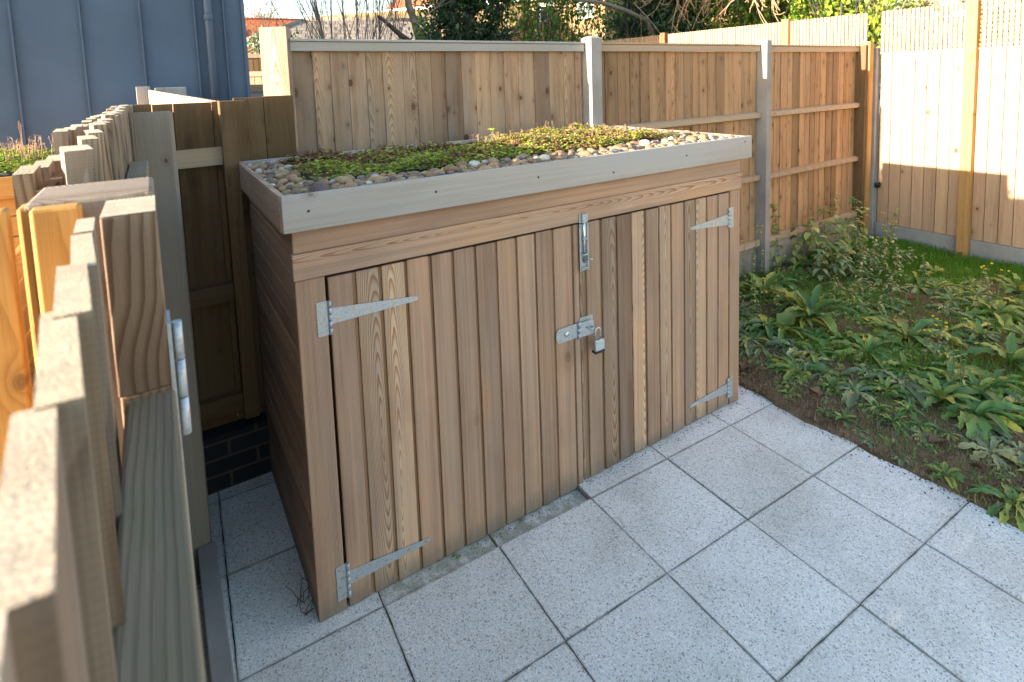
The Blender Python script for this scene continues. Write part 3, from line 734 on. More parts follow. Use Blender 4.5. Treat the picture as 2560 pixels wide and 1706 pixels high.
def leaf_strip(mb, base, dirv, L, W, arch=.5, fold=.25, wav=0., n=6, rn=None, droop=1.2, tw=0.):
    """arched leaf blade: two quads across, n along"""
    d = Vector(dirv).normalized(); side = d.cross(Vector((0, 0, 1)))
    side = side.normalized() if side.length > 1e-3 else Vector((1, 0, 0))
    rn = rn or (rng.random(), rng.random(), rng.random()); b0 = len(mb.v); p = Vector(base); el = math.asin(max(-1, min(1, d.z))); hd = Vector((d.x, d.y, 0)); hd = hd.normalized() if hd.length > 1e-4 else Vector((1, 0, 0))
    ph = rng.uniform(0, 6.28)
    for i in range(n + 1):
        t = i / n; e = el - droop * arch * t; dd = hd * math.cos(e) + Vector((0, 0, math.sin(e)))
        if i: p = p + dd * (L / n)
        up = side.cross(dd).normalized()
        wd = W * (math.sin(math.pi * min(1, (t * .86 + .12))) ** .8) * (.35 + .65 * min(1, t * 2.2)) if t < 1 else W * .04
        wv = math.sin(t * 27 + ph) * wav * W
        for sg in (-1, 0, 1):
            mb.v.append(p + side * (sg * wd * .5 + (wv if sg else 0) * sg) + up * (abs(sg) * wd * fold + (wv * .8 * sg if sg else 0)) + side * tw * t * W); mb.lc.append((t, sg, 0)); mb.rn.append((min(1, max(0, rn[0] + (.12 * t if sg else -.05))), rn[1], rn[2]))
    for i in range(n):
        a = b0 + i * 3
        for k in (0, 1): mb.f.append((a + k, a + k + 1, a + k + 4, a + k + 3)); mb.sm.append(True)
LIME = leafm('lime_seedling_leaf', [(0, (.25, .42, .04)), (1, (.50, .58, .06))], .35)
for (x, y, sc_, lab, h_) in ((.30, .42, 1.3, 'low lime green seedling with broad leaves in the shaded front of the sedum', .012), (.62, .44, 1., 'small lime green seedling on a short stem in the middle of the sedum', .025), (.93, .42, 1.4, 'pale green cut-leaved seedling just left of where the sedum turns sunlit', .02), (.98, .86, 1.5, 'yellow-green sunlit seedling standing up at the back of the sedum', .06)):
    t = thing('seedling', lab, 'seedling', (x, y, 1.473)); mb = MB(); mb.tube([(x, y, 1.465), (x + .004, y, 1.478 + h_)], .0012, 5); mb.build('stem', STEM, t)
    mb = MB()
    for k in range(7):
        a = k * .9 + rng.uniform(-.2, .2); leaf_strip(mb, (x + .004, y, 1.476 + h_), (math.cos(a), math.sin(a), .4), .020 * sc_, .013 * sc_, .8, .1, .05, 4)
    mb.build('leaf', LIME, t)
# ------------------------------------------------------------------ fences
def boards(mb, x0, x1, y, z0, z1, wmin=.08, wmax=.12, th=.016, n=(0, -1), flat=False, jz=.0):
    """close-boarded run along x, face towards -y at y (feather-edge steps)"""
    x = x0; k = 0
    while x < x1 - .01:
        wd = min(rng.uniform(wmin, wmax), x1 - x)
        if x1 - x - wd < .03: wd = x1 - x
        st = 0 if flat else rng.uniform(.0, .006)
        tl = rng.uniform(.002, .007)
        zt = z1 + rng.uniform(-jz, jz)
        mb.box((x, y + st, z0), (0, 0, zt - z0), (wd - (.001 if not flat else .004), tl, 0), (0, th, 0), (rng.random(), rng.uniform(.1, 1), rng.random()))
        x += wd
def railp(mb, x0, x1, y0, y1, z0, z1): mb.bx(x0, x1, y0, y1, z0, z1, 'x')
back = thing('garden_fence', 'long close-boarded timber fence with concrete posts behind the bin store', 'fence', (2.8, 1.2, 0))
def panel(x0, x1, y, rails, mat, lab=None, btop=1.966):
    mb = MB(); boards(mb, x0 + .002, x1 - .002, y + .002, .30, btop); p = mb.build('fence_panel', mat, back, bevel=.0015)
    mb = MB(); mb.bx(x0, x1, y - .022, y + .001, 1.966, 2.012, 'x'); mb.bx(x0 - .0, x1 + .0, y - .030, y + .03, 2.0135, 2.026, 'x'); mb.build('capping', TRIM if mat is FENCE_G else RAIL, p, bevel=.002)
    for z in rails:
        mb = MB(); mb.prism([(x0, y - .038, z - .045), (x0, y + .0015, z - .055), (x0, y + .0015, z + .004), (x0, y - .038, z - .004)], (x1 - x0, 0, 0))
        for i in range(len(mb.lc)): v_ = mb.v[i]; mb.lc[i] = (v_.x, v_.z - z, v_.y)
        mb.build('rail', RAIL, p, bevel=.002)
    return p
panel(.045, 1.862, 1.172, (), FENCE_G)
panel(1.958, 3.752, 1.168, (1.452, .915, .337), FENCE)
panel(3.828, 5.41, 1.185, (1.452, .905, .33), FENCE)
for (a, b_) in ((.045, 1.862), (1.958, 3.752), (3.828, 5.52)):
    mb = MB(); mb.bx(a, b_, 1.168, 1.215, -.05, .288, 'x'); mb.build('gravel_board', GRAVB, back, bevel=.004)
def conc_post(x0, x1, y0, y1, zt):
    mb = MB(); mb.bx(x0, x1, y0, y1, -.05, zt, 'z'); n = len(mb.v); c = ((x0 + x1) / 2, (y0 + y1) / 2); e = .018
    mb.prism([(x0, y0, zt), (x1, y0, zt), (x1, y1, zt), (x0, y1, zt)], (0, 0, .0001))
    o = mb.build('concrete_post', CONC, back, bevel=.006)
    mb = MB(); b4 = [(x0 + .001, y0 + .001, zt), (x1 - .001, y0 + .001, zt), (x1 - .001, y1 - .001, zt), (x0 + .001, y1 - .001, zt)]; t4 = [(x0 + e, y0 + e, zt + .012), (x1 - e, y0 + e, zt + .012), (x1 - e, y1 - e, zt + .012), (x0 + e, y1 - e, zt + .012)]
    for i in range(4): j = (i + 1) % 4; mb.poly([b4[i], b4[j], t4[j], t4[i]])
    mb.poly(t4); mb.build('post_cap', CONC, o)
    return o
conc_post(1.868, 1.955, 1.085, 1.19, 2.05); conc_post(3.760, 3.822, 1.085, 1.19, 2.055)
mb = MB(); mb.bx(5.411, 5.460, 1.10, 1.20, -.05, 2.03, 'z'); mb.build('end_post', BROWN, back, bevel=.003)
mb = MB(); mb.bx(5.461, 5.540, 1.085, 1.165, -.05, 2.065, 'z'); mb.build('end_post', ORPOST, back, bevel=.003)
# tall post closing the near end
tp = MB(); tp.box((-.078, 1.212, 0), (0, 0, 2.082), (.108, -.078, 0), (.027, .037, 0), (.4, .12, .9)); tag(tp.build('tall_post', GATEW, loc=(0, 1.17, 0), bevel=.003), 'tall sunlit square timber post rising left of the silvered fence panel behind the shed', 'post')

# low brown fence in the corner behind the gap
low = thing('corner_fence', 'brown close-boarded low fence on dark brick plinth in the gap beside the bin store', 'fence', (-.25, 1.08, 0))
mb = MB(); x = -.222
for wd in (.125, .132):
    mb.box((x, 1.098, .30), (0, 0, 1.452 + rng.uniform(-.002, .003)), (wd - .002, 0, 0), (0, .018, 0)); x += wd
p = mb.build('fence_panel', BROWN, low, bevel=.002)
mb = MB(); x = -.60
for wd in (.07, .075, .145, .135):
    mb.box((x, 1.075 + rng.uniform(-.003, .003), .25), (0, 0, 1.49 + rng.uniform(-.004, .002)), (wd - .0015, 0, 0), (0, .018, 0)); x += wd
mb.bx(-.63, .03, 1.1165, 1.124, .26, 1.70, 'z')  # sheet added behind the boards to block light through their gaps
p = mb.build('fence_panel', BROWN, low, bevel=.002)
for z in (1.50, .88, .36):
    mb = MB(); mb.box((-.60, 1.025, z - .042), (.34, 0, .004), (0, 0, .078), (0, .045, 0)); mb.build('rail', RAIL if z > 1 else BROWN, p, bevel=.002)
mb = MB(); mb.bx(-.289, -.228, .985, 1.062, .29, 1.742, 'z'); mb.build('fence_post', BROWN, low, bevel=.003)
mb = MB(); mb.bx(-.66, .04, .985, 1.12, -.05, .255, 'x'); br = mb.build('brick_plinth', DBRICK, low, bevel=.004)
# neighbour's return fence beyond, catching the sun
nf = thing('neighbour_fence', 'pale sunlit fence running away beyond the corner towards the zinc-clad building', 'fence', (-.4, 2.5, 0))
mb = MB(); A, B = Vector((-.262, 1.20, 0)), Vector((-.545, 3.9, 0)); dv = (B - A); L = dv.length; dv.normalize(); nn = Vector((-dv.y, dv.x, 0)); s_ = 0
while s_ < L - .05:
    wd = rng.uniform(.09, .11); z = 1.735 + .062 * s_ / L; p0 = A + dv * s_; mb.box((p0.x, p0.y, .1), (0, 0, z - .1), dv * (wd - .003) + nn * .004, nn * -.016); s_ += wd
mb.build('fence_panel', FENCE_W, nf, bevel=.0015)
mb = MB(); mb.bx(-.63, -.53, 3.92, 4.02, 0, 1.825, 'z'); mb.build('fence_post', TRIM, nf, bevel=.004)
mb = MB(); mb.bx(-.50, -.27, 4.1, 4.16, 0, 1.812, 'z'); mb.build('fence_post', TRIM, nf, bevel=.004)

# right-hand fence: new boards with trellis top
rf = thing('trellis_fence', 'new pale timber fence with trellis top along the right side of the garden', 'fence', (5.64, 1, 0))
def run_y(y0, y1, z0, z1, x, mat, nm='fence_panel'):
    mb = MB(); y = y0
    while y < y1 - .02:
        wd = min(.105, y1 - y); rn = (rng.random(), rng.uniform(.2, 1), rng.random())
        mb.box((x + rng.uniform(0, .003), y + .0022, z0), (0, 0, z1 - z0), (.003, wd - .0045, 0), (.016, 0, 0), rn); y += wd
    o = mb.build(nm, mat, rf, bevel=.002)
    mb = MB(); mb.bx(x + .021, x + .03, y0, y1, z0 + .01, z1 - .01, 'y'); mb.build('gap_sealing_sheet', BROWN, o)
    return o
for (a, b_) in ((-3.2, -1.62), (-1.54, .235), (.325, 1.07), (1.2, 2.05), (2.14, 3.95), (4.04, 6.)):
    run_y(a, b_, .20, 1.935, 5.64, FENCE_W)
    mb = MB(); mb.bx(5.635, 5.68, a, b_, -.05, .195, 'y'); mb.build('gravel_board', CONC, rf, bevel=.004)
    tb = MB(); y = a + .002
    while y < b_ - .02: tb.bx(5.628, 5.643, y, y + .0265, 1.955, 2.362, 'z', (rng.random(), rng.uniform(.3, 1), rng.random())); y += .0392
    t_ = tb.build('trellis_panel', FENCE_W, rf)
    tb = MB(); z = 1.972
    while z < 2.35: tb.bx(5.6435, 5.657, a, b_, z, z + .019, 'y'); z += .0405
    tb.build('trellis_slats', TREL_SHADE, t_)
    tb = MB(); tb.bx(5.632, 5.668, a, b_, 1.937, 1.954, 'y'); tb.build('top_rail', FENCE_W, rf, bevel=.002)
for y in (-1.58, .28, 2.095, 3.995):
    mb = MB(); mb.bx(5.575, 5.655, y - .044, y + .044, -.05, 2.385 if y != .28 else 2.372, 'z'); mb.build('fence_post', ORPOST if y != 3.995 else BROWN, rf, bevel=.003)
mb = MB(); mb.bx(5.60, 5.68, 1.083, 1.165, -.05, 2.0, 'z'); mb.build('concrete_post', CONC, rf, bevel=.005)
mb = MB(); mb.tube([(5.555, 1.02, .60), (5.60, 1.03, .61), (5.63, 1.05, .58), (5.60, 1.06, .575)], [.012, .02, .02, .012], 8); mb.sphere((5.56, 1.03, .61), .022)
tag(mb.build('cable_gland', BLACKP, loc=(5.59, 1.03, .6)), 'small black bracket fixed low on the concrete post in the fence corner', 'bracket')

# ------------------------------------------------------------------ side fence beside the camera, and the gate
sf = thing('side_fence', 'close-boarded side fence running away beside the camera, board tops catching the sun', 'fence', (-.6, 0, 0))
def xline(y): return -.598 + (.0 if y > -1. else .02 * (y + 1.) / -.35)
y = -1.0; mb = MB()
while y < 1.10:
    wd = rng.uniform(.080, .092); zt = 1.745 + rng.uniform(-.006, .006) - (.012 if y < -.7 else 0)
    mb.box((-.594, y, .12), (0, 0, zt - .12), (-.012, wd, 0), (-.019, -.003, 0), (rng.random(), rng.random(), rng.random())); mb.cap()
    y += wd + .016
y = -.99
while y < 1.10:
    wd = rng.uniform(.093, .10); zt = 1.735 + rng.uniform(-.008, .006) - (.025 if y < -.7 else 0)
    mb.box((-.660, y, .12), (0, 0, zt - .12), (-.006, wd, 0), (.018, 0, 0), (rng.random(), rng.random(), rng.random())); mb.cap(); y += wd + .012
mb.build('fence_boards', [GATEW, SUNLIT_END], sf)
mb = MB(); mb.bx(-.641, -.629, -1.0, 1.12, .10, 1.695, 'z'); mb.build('gap_sealing_sheet', BROWN, sf)  # hidden sheet added between the board layers to stop sun leaking through
mb = MB(); mb.bx(-.66, -.605, -1.0, 1.12, -.05, .115, 'y'); mb.build('gravel_board', CONC, sf, bevel=.004)  # added below the boards to keep leaking sun off the paving
mb = MB(); mb.bx(-.592, -.550, -.95, .16, 1.555, 1.60, 'y'); mb.build('rail', GATEG, sf, bevel=.003)
mb = MB(); mb.bx(-.592, -.550, -.95, 1.0, .85, .90, 'y'); mb.build('rail', GATEW, sf, bevel=.003)
mb = MB(); mb.bx(-.52, -.462, -.6, .478, -.02, .145, 'y'); mb.build('gravel_board', CONC, sf, bevel=.004)
pp = MB(); pp.box((-.585, .482, .0), (0, 0, 1.727), (.102, -.004, 0), (.006, .022, 0), (.62, .7, .4)); pp.box((-.4828, .4782, .0), (0, 0, 1.724), (.0055, .004, 0), (.006, .020, 0), (.62, .7, .9))
tag(pp.build('timber_board', BOARDG, loc=(-.54, .48, 0), bevel=.0015), 'wide grey upright board standing between the side fence and the bin store', 'board')
# gate post, stile and rail
gt = thing('garden_gate', 'weathered timber gate with boards, stile and greenish top rail in the bottom left foreground', 'gate', (-.56, -1.3, 0))
mb = MB(); mb.bx(-.570, -.532, -1.243, -1.158, 1.545, 1.70, 'z', (.35, .25, .5)); mb.cap(); mb.bx(-.569, -.533, -1.242, -1.159, .05, 1.5445, 'z'); mb.build('stile', [STILE, SUNLIT_END], gt, bevel=.0015)
mb = MB(); mb.box((-.566, -1.2435, 1.49), (.009, -1.1, 0), (.036, 0, 0), (0, 0, .052), (.55, .45, .5)); mb.build('top_rail', GATEG, gt, bevel=.003)
mb = MB(); mb.box((-.566, -1.2435, .45), (.009, -1.1, 0), (.036, 0, 0), (0, 0, .07)); mb.build('lower_rail', GATEG, gt, bevel=.003)
bl = [(-.584, -1.246, -.5725, -.570, -1.300, 1.7015), (-.583, -1.300, -.571, -.562, -1.400, 1.70), (-.581, -1.393, -.567, -.558, -1.490, 1.701), (-.578, -1.477, -.565, -.554, -1.581, 1.700), (-.573, -1.578, -.5615, -.552, -1.672, 1.699), (-.570, -1.674, -.559, -.549, -1.775, 1.701)]
mb = MB()
for (xo, ya, xi, xe, yb, zt) in bl:
    mb.box((xi, ya, .08), (0, 0, zt - .08), (xe - xi, yb - ya, 0), (xo - xi, 0, 0), (rng.random(), .6, rng.random())); mb.cap()
mb.build('gate_boards', [GATEW, SUNLIT_END], gt)
hg = MB(); hg.bx(-.5319, -.5290, -1.243, -1.205, 1.32, 1.60, 'z'); hh = hg.build('gate_hinge', GALV, gt)
hg = MB()
for i in range(3): hg.tube([(-.5245, -1.20, 1.475 + i * .0375), (-.5245, -1.20, 1.511 + i * .0375)], .0043, 14)
hg.build('barrel', GALV, hh)
gpst = MB(); gpst.bx(-.632, -.533, -1.135, -1.02, -.05, 1.702, 'z', (.2, .3, .5)); tag(gpst.build('gate_post', GATEW, loc=(-.58, -1.08, 0), bevel=.004), 'square timber gate post with a grey flat top just beyond the gate stile', 'post')
ob = thing('neighbour_board_fence', 'upright boards coloured orange for bounced sunlight on the far side of the gate post', 'fence', (-.66, -1.1, 0))
mb = MB()
for (x, y_, wx, wy, zt) in ((-.625, -1.160, .036, .02, 1.700), (-.637, -1.135, .010, .03, 1.699), (-.676, -1.155, .036, .02, 1.702), (-.72, -1.12, .04, .02, 1.70)):
    mb.bx(x, x + wx, y_, y_ + wy, .2, zt, 'z')
mb.build('fence_boards', ORANGE_LIT, ob, bevel=.003)
# neighbour's store with its own planted roof and an orange boarded screen
ns = thing('neighbour_bin_store', 'neighbouring orange cedar store with planted pebble roof beyond the side fence', 'storage shed', (-1.6, 1.9, 0))
mb = MB(); mb.bx(-2.6, -.905, 1.40, 1.42, 1.36, 1.452, 'x'); mb.build('front_fascia', ORANGE_LIT, ns, bevel=.002)
mb = MB(); mb.bx(-.925, -.905, 1.421, 2.7, 1.36, 1.45, 'y'); mb.build('side_fascia', ORANGE_LIT, ns, bevel=.002)
mb = MB(); mb.bx(-2.6, -.93, 2.68, 2.70, 1.36, 1.45, 'x'); mb.build('back_fascia', FASCIA, ns, bevel=.002)
mb = MB(); mb.bx(-2.6, -.926, 1.4205, 2.679, 1.37, 1.415, 'x'); mb.build('roof_deck', BLACKP, ns)
mb = MB()
for i in range(15): mb.bx(-2.5, -.95, 1.44, 1.46, .02 + i * .09, .105 + i * .09, 'x'); mb.bx(-.966, -.95, 1.461, 2.65, .02 + i * .09, .105 + i * .09, 'y')
mb.build('side_cladding', ORANGE_LIT, ns, bevel=.003)
sn = thing('boarded_screen', 'orange horizontally boarded screen glimpsed at the left edge beyond the gate boards', 'screen', (-.95, -.3, 0))
mb = MB()
for i in range(13): mb.bx(-.965, -.945, -1.7, 1.25, .03 + i * .095, .12 + i * .095, 'y')
mb.build('screen_boards', ORANGE_LIT, sn, bevel=.003)
T, S, RN = [], [], []
for _ in range(900):
    x, y = rng.uniform(-2.5, -.93), rng.uniform(1.43, 2.66)
    if y > 1.58 and x < -.98 and rng.random() < .93: continue
    r_ = rng.uniform(.014, .028); T.append((x, y, 1.425 + rng.uniform(0, .01))); S.append((r_, r_ * .8, r_ * .6)); RN.append((rng.random(), rng.random(), 0))
V, F, RN = scatter(PV, PF, np.array(T), np.array(S), rotm(len(T), False), np.array(RN))
tag(fast_mesh('neighbour_gravel', V, F, MIXP, RN, True, loc=(-1.6, 1.9, 1.42)), "mixed pebbles on the neighbouring store's roof", 'gravel', kind='stuff')
T, S, RN = [], [], []
for _ in range(6000):
    x, y = rng.uniform(-2.4, -1.0), rng.uniform(1.58, 2.6); s_ = rng.uniform(.007, .013)
    T.append((x, y, 1.44 + rng.uniform(0, .03) + .02 * math.sin(x * 9))); S.append((s_,) * 3); RN.append((min(1, max(0, rng.gauss(.25, .2))), rng.random(), 0))
V, F, RN = scatter(RV, RF, np.array(T), np.array(S), rotm(len(T), False), np.array(RN))
tag(fast_mesh('neighbour_sedum', V, F, SEDUM, RN, loc=(-1.6, 1.9, 1.44)), "green sedum mat on the neighbouring store's roof at the left edge", 'sedum', kind='stuff')
stalks('neighbour_stalks', (-2.3, -.99, 1.8, 2.6, 1.47), 420, SEDSTALK, "dry greyish flower stalks above the neighbouring roof's sedum", (-1.6, 2.2, 1.47), .03, .10)
stalks('tall_flower_stalk', (-1.13, -1.129, 2.3, 2.301, 1.47), 3, SEDSTALK, "single tall dead flower stalk rising above the neighbouring roof's sedum", (-1.13, 2.3, 1.47), .17, .19)

# ------------------------------------------------------------------ zinc-clad building
zb = thing('zinc_clad_building', 'blue-grey standing-seam metal clad building wall behind the fences on the left', 'building', (-1.5, 4.6, 0))
mb = MB(); mb.bx(-3.4, .285, 4.5, 7.6, -.05, 5.2, 'z'); mb.build('cladding', ZINC, zb)
seams = [-3.15, -2.72, -2.29, -1.86, -1.43, -.983, -.557, -.135, .108]
for x in seams:
    mb = MB(); mb.bx(x - .007, x + .007, 4.462, 4.4995, 0, 5.19, 'z'); mb.build('standing_seam', ZINC, zb, bevel=.002)
mb = MB(); mb.bx(-4.4, -3.41, 4.2, 7.5, -.05, 5.1, 'z'); mb.build('unseen_shade_wing', ZINC, zb)  # out-of-view wing added to keep sun off the downpipe and seams
mb = MB(); mb.bx(.262, .292, 4.472, 4.52, 0, 5.2, 'z'); mb.build('corner_trim', ZINC, zb, bevel=.003)
mb = MB(); mb.tube([(-.022, 4.44, 0), (-.022, 4.44, 5.15)], .037, 20); dp = mb.build('downpipe', ZINC, zb)
for z in (2.46, .9):
    mb = MB(); mb.tube([(-.022, 4.44, z - .03), (-.022, 4.44, z - .022), (-.022, 4.44, z + .022), (-.022, 4.44, z + .03)], [.039, .043, .043, .039], 20); mb.build('pipe_collar', ZINC, dp)

# ------------------------------------------------------------------ houses beyond
def house(name, label, P0, dirv, L, depth, ze, zr, hip, wallm, tile, wins, zc=0., gut=True, over=.35, hipL=0., hipR=0.):
    """front wall from P0 along dirv (to the right as seen); normal towards the camera is (dir.y,-dir.x)"""
    ob = thing(name, label, 'house', (P0[0], P0[1], 0)); d = Vector((dirv[0], dirv[1], 0)).normalized(); bk = Vector((-d.y, d.x, 0)); P = Vector((P0[0], P0[1], 0))
    wl = MB(); wl.box((0, 0, 0), (L, 0, 0), (0, depth, 0), (0, 0, ze))
    ang = math.atan2(d.y, d.x)
    wo = wl.build('wall', wallm); wo.parent = ob; wo.rotation_euler = (0, 0, ang); wo.location = (0, 0, 0)
    def W(a, b_, z): return P + d * a + bk * b_ + Vector((0, 0, z))
    rf_ = MB(); o_ = over
    def rp(pts, uax, vax):
        n = len(rf_.v)
        for p in pts: rf_.v.append(p); rf_.lc.append(((p - pts[0]).dot(uax), (p - pts[0]).dot(vax), 0)); rf_.rn.append((.5, .5, .5))
        rf_.f.append(tuple(range(n, n + len(pts)))); rf_.sm.append(False)
    a0, a1, b0, b1 = -o_, L + o_, -o_, depth + o_; m_ = depth / 2
    e1, e2, e3, e4 = W(a0, b0, ze), W(a1, b0, ze), W(a1, b1, ze), W(a0, b1, ze); r1_, r2_ = W(a0 + hipL, m_, zr), W(a1 - hipR, m_, zr)
    sl = ((m_ + o_) ** 2 + (zr - ze) ** 2) ** .5; up = (bk * (m_ + o_) + Vector((0, 0, zr - ze))) / sl; up2 = (-bk * (m_ + o_) + Vector((0, 0, zr - ze))) / sl
    rp([e1, e2, r2_, r1_], d, up); rp([e3, e4, r1_, r2_], -d, up2)
    rp([e4, e1, r1_], -bk, (d * max(hipL, .01) + Vector((0, 0, zr - ze))).normalized()); rp([e2, e3, r2_], bk, (-d * max(hipR, .01) + Vector((0, 0, zr - ze))).normalized())
    rp([e4, e3, e2, e1], d, bk)
    ro = rf_.build('roof', tile, ob)
    mb = MB(); mb.tube([r1_ + Vector((0, 0, .02)), r2_ + Vector((0, 0, .02))], .09, 6)
    if hipL: mb.tube([e1 + Vector((0, 0, .03)), r1_], .08, 6)
    mb.build('ridge', tile, ro)
    if gut:
        mb = MB(); mb.box(W(a0, b0 - .02, ze - .17), d * (a1 - a0), Vector((0, 0, .16)), -bk * .1); mb.build('gutter', WHITE, ro)
    for (a, zc_, ww, hh_) in wins:
        mb = MB(); t = .06; base = W(a, -.03, zc_)
        mb.box(base, d * ww, Vector((0, 0, t)), bk * .06); mb.box(base + Vector((0, 0, hh_ - t)), d * ww, Vector((0, 0, t)), bk * .06)
        for q in (0, ww / 2 - t / 2, ww - t): mb.box(base + d * q + Vector((0, 0, t)), Vector((0, 0, hh_ - 2 * t)), d * t, bk * .06)
        mb.box(base + Vector((0, 0, hh_ * .62)) + bk * .004, d * (ww - .02), Vector((0, 0, .04)), bk * .05)
        wi = mb.build('window', WHITE, ob)
        mb = MB(); mb.box(W(a + .03, -.004, zc_ + .03), d * (ww - .06), Vector((0, 0, hh_ - .06)), -bk * .01); mb.build('pane', GLASS, wi)
    return ob, W, d, bk
house('yellow_brick_house', 'two-storey yellow brick house with orange tiled roof and white windows behind the dark ivy tree', (9.5, 25.2), (.547, -.837), 10.5, 7, 5.25, 8.3, 0, YBRICK, TILE_R, [(.25, 4.3, .55, .8), (2.55, 4.35, .95, .85), (7.6, 4.2, .7, 1.), (9.3, 4.2, .75, .9), (2.5, 1.2, 1.2, 1.2), (6.5, 1.2, 1.2, 1.2)], over=.3)
house('bungalow', 'low house with a long beige tiled hipped roof seen above the fence behind bare shrubs', (1.9, 25.4), (.64, -.77), 12, 7.5, 2.4, 4.83, 0, RBRICK, TILE_B, [(3, 1, 1.2, 1.1), (7, 1, 1.2, 1.1)], hipL=2.4, hipR=0.)
house('red_brick_house', 'red brick house with white gutter glimpsed through the shrubs right of the yellow brick house', (17.2, 16.2), (.60, -.80), 9, 6, 3.15, 6.2, 0, RBRICK, TILE_B, [(2.6, 2.0, .9, .85), (.4, 1.9, .7, .7)], over=.25)
house('brown_roofed_house', 'house with a brown tiled roof showing above the trellis at the top right', (19., 6.5), (.05, -1.), 16, 8, 3.35, 7., 0, RBRICK, TILE_G, [], over=.4)
ho, W_, d_, bk_ = house('red_roofed_house', 'distant house with red tiled roof and small skylight between the metal building and tall post', (.8, 37.), (1., -.12), 7., 7, 3.35, 6.15, 0, YBRICK, TILE_R, [], over=.3)
mb = MB(); n0 = W_(2.9, 1.75, 4.82)
up = (bk_ * 3.8 + Vector((0, 0, 2.8))).normalized(); mb.box(n0 - up.cross(d_) * .02, d_ * .8, up * .9, d_.cross(up) * .08); sk = mb.build('skylight', WHITE, ho)
mb = MB(); mb.box(n0 + d_ * .12 + up * .12 + d_.cross(up) * .085, d_ * .56, up * .66, d_.cross(up) * .01); mb.build('pane', GLASS, sk)
gd = house('garden_room', 'small low grey-roofed building with white eaves half hidden by the tall post', (2.35, 17.6), (.9, -.25), 5, 3, 3.15, 3.95, 0, PUTTY, TILE_G, [], over=.3, hipL=1.5)

def far_fence(name, lab, P0, P1, z, mat, trimz=None):
    t = thing(name, lab, 'fence', (P0[0], P0[1], 0)); mb = MB(); A = Vector((*P0, 0)); B = Vector((*P1, 0)); dv = B - A; L = dv.length; dv.normalize(); nn = Vector((dv.y, -dv.x, 0)); s_ = 0
    while s_ < L - .05: mb.box(A + dv * s_ + Vector((0, 0, .05)), Vector((0, 0, z - .05)), dv * .118 + nn * .004, -nn * .02); s_ += .12
    mb.build('fence_panel', mat, t)
    mb = MB(); mb.box(A + nn * .03 + Vector((0, 0, z - .01)), dv * L, Vector((0, 0, .09)), -nn * .07); mb.build('capping', RAIL, t)
far_fence('far_fence', 'brown close-boarded fence far back below the hedge beside the metal building', (1.2, 13.5), (6, 12.5), 2.48, BROWN)
far_fence('far_fence', 'orange sunlit low fence seen between the metal building and the tall post', (.8, 9.6), (3.2, 8.6), 1.98, FENCE_W)
far_fence('far_fence', 'grey fence with pale capping nearest below the gap beside the tall post', (.4, 6.1), (3.4, 5.9), 1.74, TRIM)

# ------------------------------------------------------------------ vegetation helpers
def leafquads(c, n, size, spread, mat, name, parent=None, loc=None, tone=.5, shape=None, tv=.25, pts=None):
    """cloud of small folded leaves round points; pts (n,3)"""
    if pts is None: pts = np.array(c)[None] + nrg.normal(size=(n, 3)) * np.array(spread)[None]
    n = len(pts)
    lv = np.array([(-.5, 0, 0), (-.15, .32, .06), (.25, .28, .05), (.6, 0, -.06), (.25, -.28, .05), (-.15, -.32, .06)])
    lf = np.array([(0, 1, 2, 3), (0, 3, 4, 5)])
    s = nrg.uniform(.5, 1.3, n) * size; S = np.stack([s, s, s], -1)
    RN = np.stack([np.clip(nrg.normal(tone, tv, n), 0, 1), nrg.rand(n), nrg.rand(n)], -1)
    V, F, RN = scatter(lv, lf, pts, S, rotm(n), RN)
    return fast_mesh(name, V, F, mat, RN, parent=parent, loc=loc)
def branch(mb, p, d, L, r, depth, spread=.5, kids=3, gnarl=.25, tips=None, up=.0, segs=5, minr=.002, sides=5):
    pts = [Vector(p)]; d = Vector(d).normalized(); rad = [r]
    for i in range(segs):
        d = (d + Vector((rng.uniform(-1, 1), rng.uniform(-1, 1), rng.uniform(-1, 1))) * gnarl * .4 + Vector((0, 0, up * .15))).normalized()
        pts.append(pts[-1] + d * L / segs); rad.append(max(minr * .7, r * (1 - .62 * (i + 1) / segs)))
    mb.tube(pts, rad, sides, False, (.5, .5, .5))
    if depth > 0:
        for k in range(kids):
            t = rng.uniform(.3, 1.); i = min(segs, int(t * segs)); ax = Vector((rng.uniform(-1, 1), rng.uniform(-1, 1), rng.uniform(-.6, 1))).normalized()
            nd = (d + ax * spread).normalized(); branch(mb, pts[i], nd, L * rng.uniform(.5, .75), max(minr, rad[i] * .62), depth - 1, spread, kids, gnarl, tips, up, segs, minr, max(3, sides - 1))
    if tips is not None: tips.extend([q[:] for q in pts[2:]])
# bare coppiced shrubs
for (x, y, n, lab, h) in ((1.95, 7.0, 15, 'bare grey multi-stemmed shrub in front of the beige tiled roof', 2.6), (2.55, 7.6, 12, 'second bare grey shrub left of the leaning ivy-clad trunk', 2.6), (3.35, 8.2, 10, 'tangled bare shrub around the foot of the ivy-clad trunk', 2.2)):
    t = thing('bare_shrub', lab, 'shrub', (x, y, 0), 'bare shrubs beyond the back fence'); mb = MB(); mb.tube([(x, y, 0), (x, y, 1.2)], [.08, .06], 7)
    for k in range(n):
        a = rng.uniform(0, 6.28); tilt = rng.uniform(.05, .85)
        branch(mb, (x + .08 * math.cos(a), y + .08 * math.sin(a), 1.2 + rng.uniform(0, .5)), (math.cos(a) * tilt, math.sin(a) * tilt, 1), h * rng.uniform(.7, 1.1), rng.uniform(.009, .014), 3, .42, 3, .16, None, .5, 6, .0022)
    mb.build('stem', BARK, t)
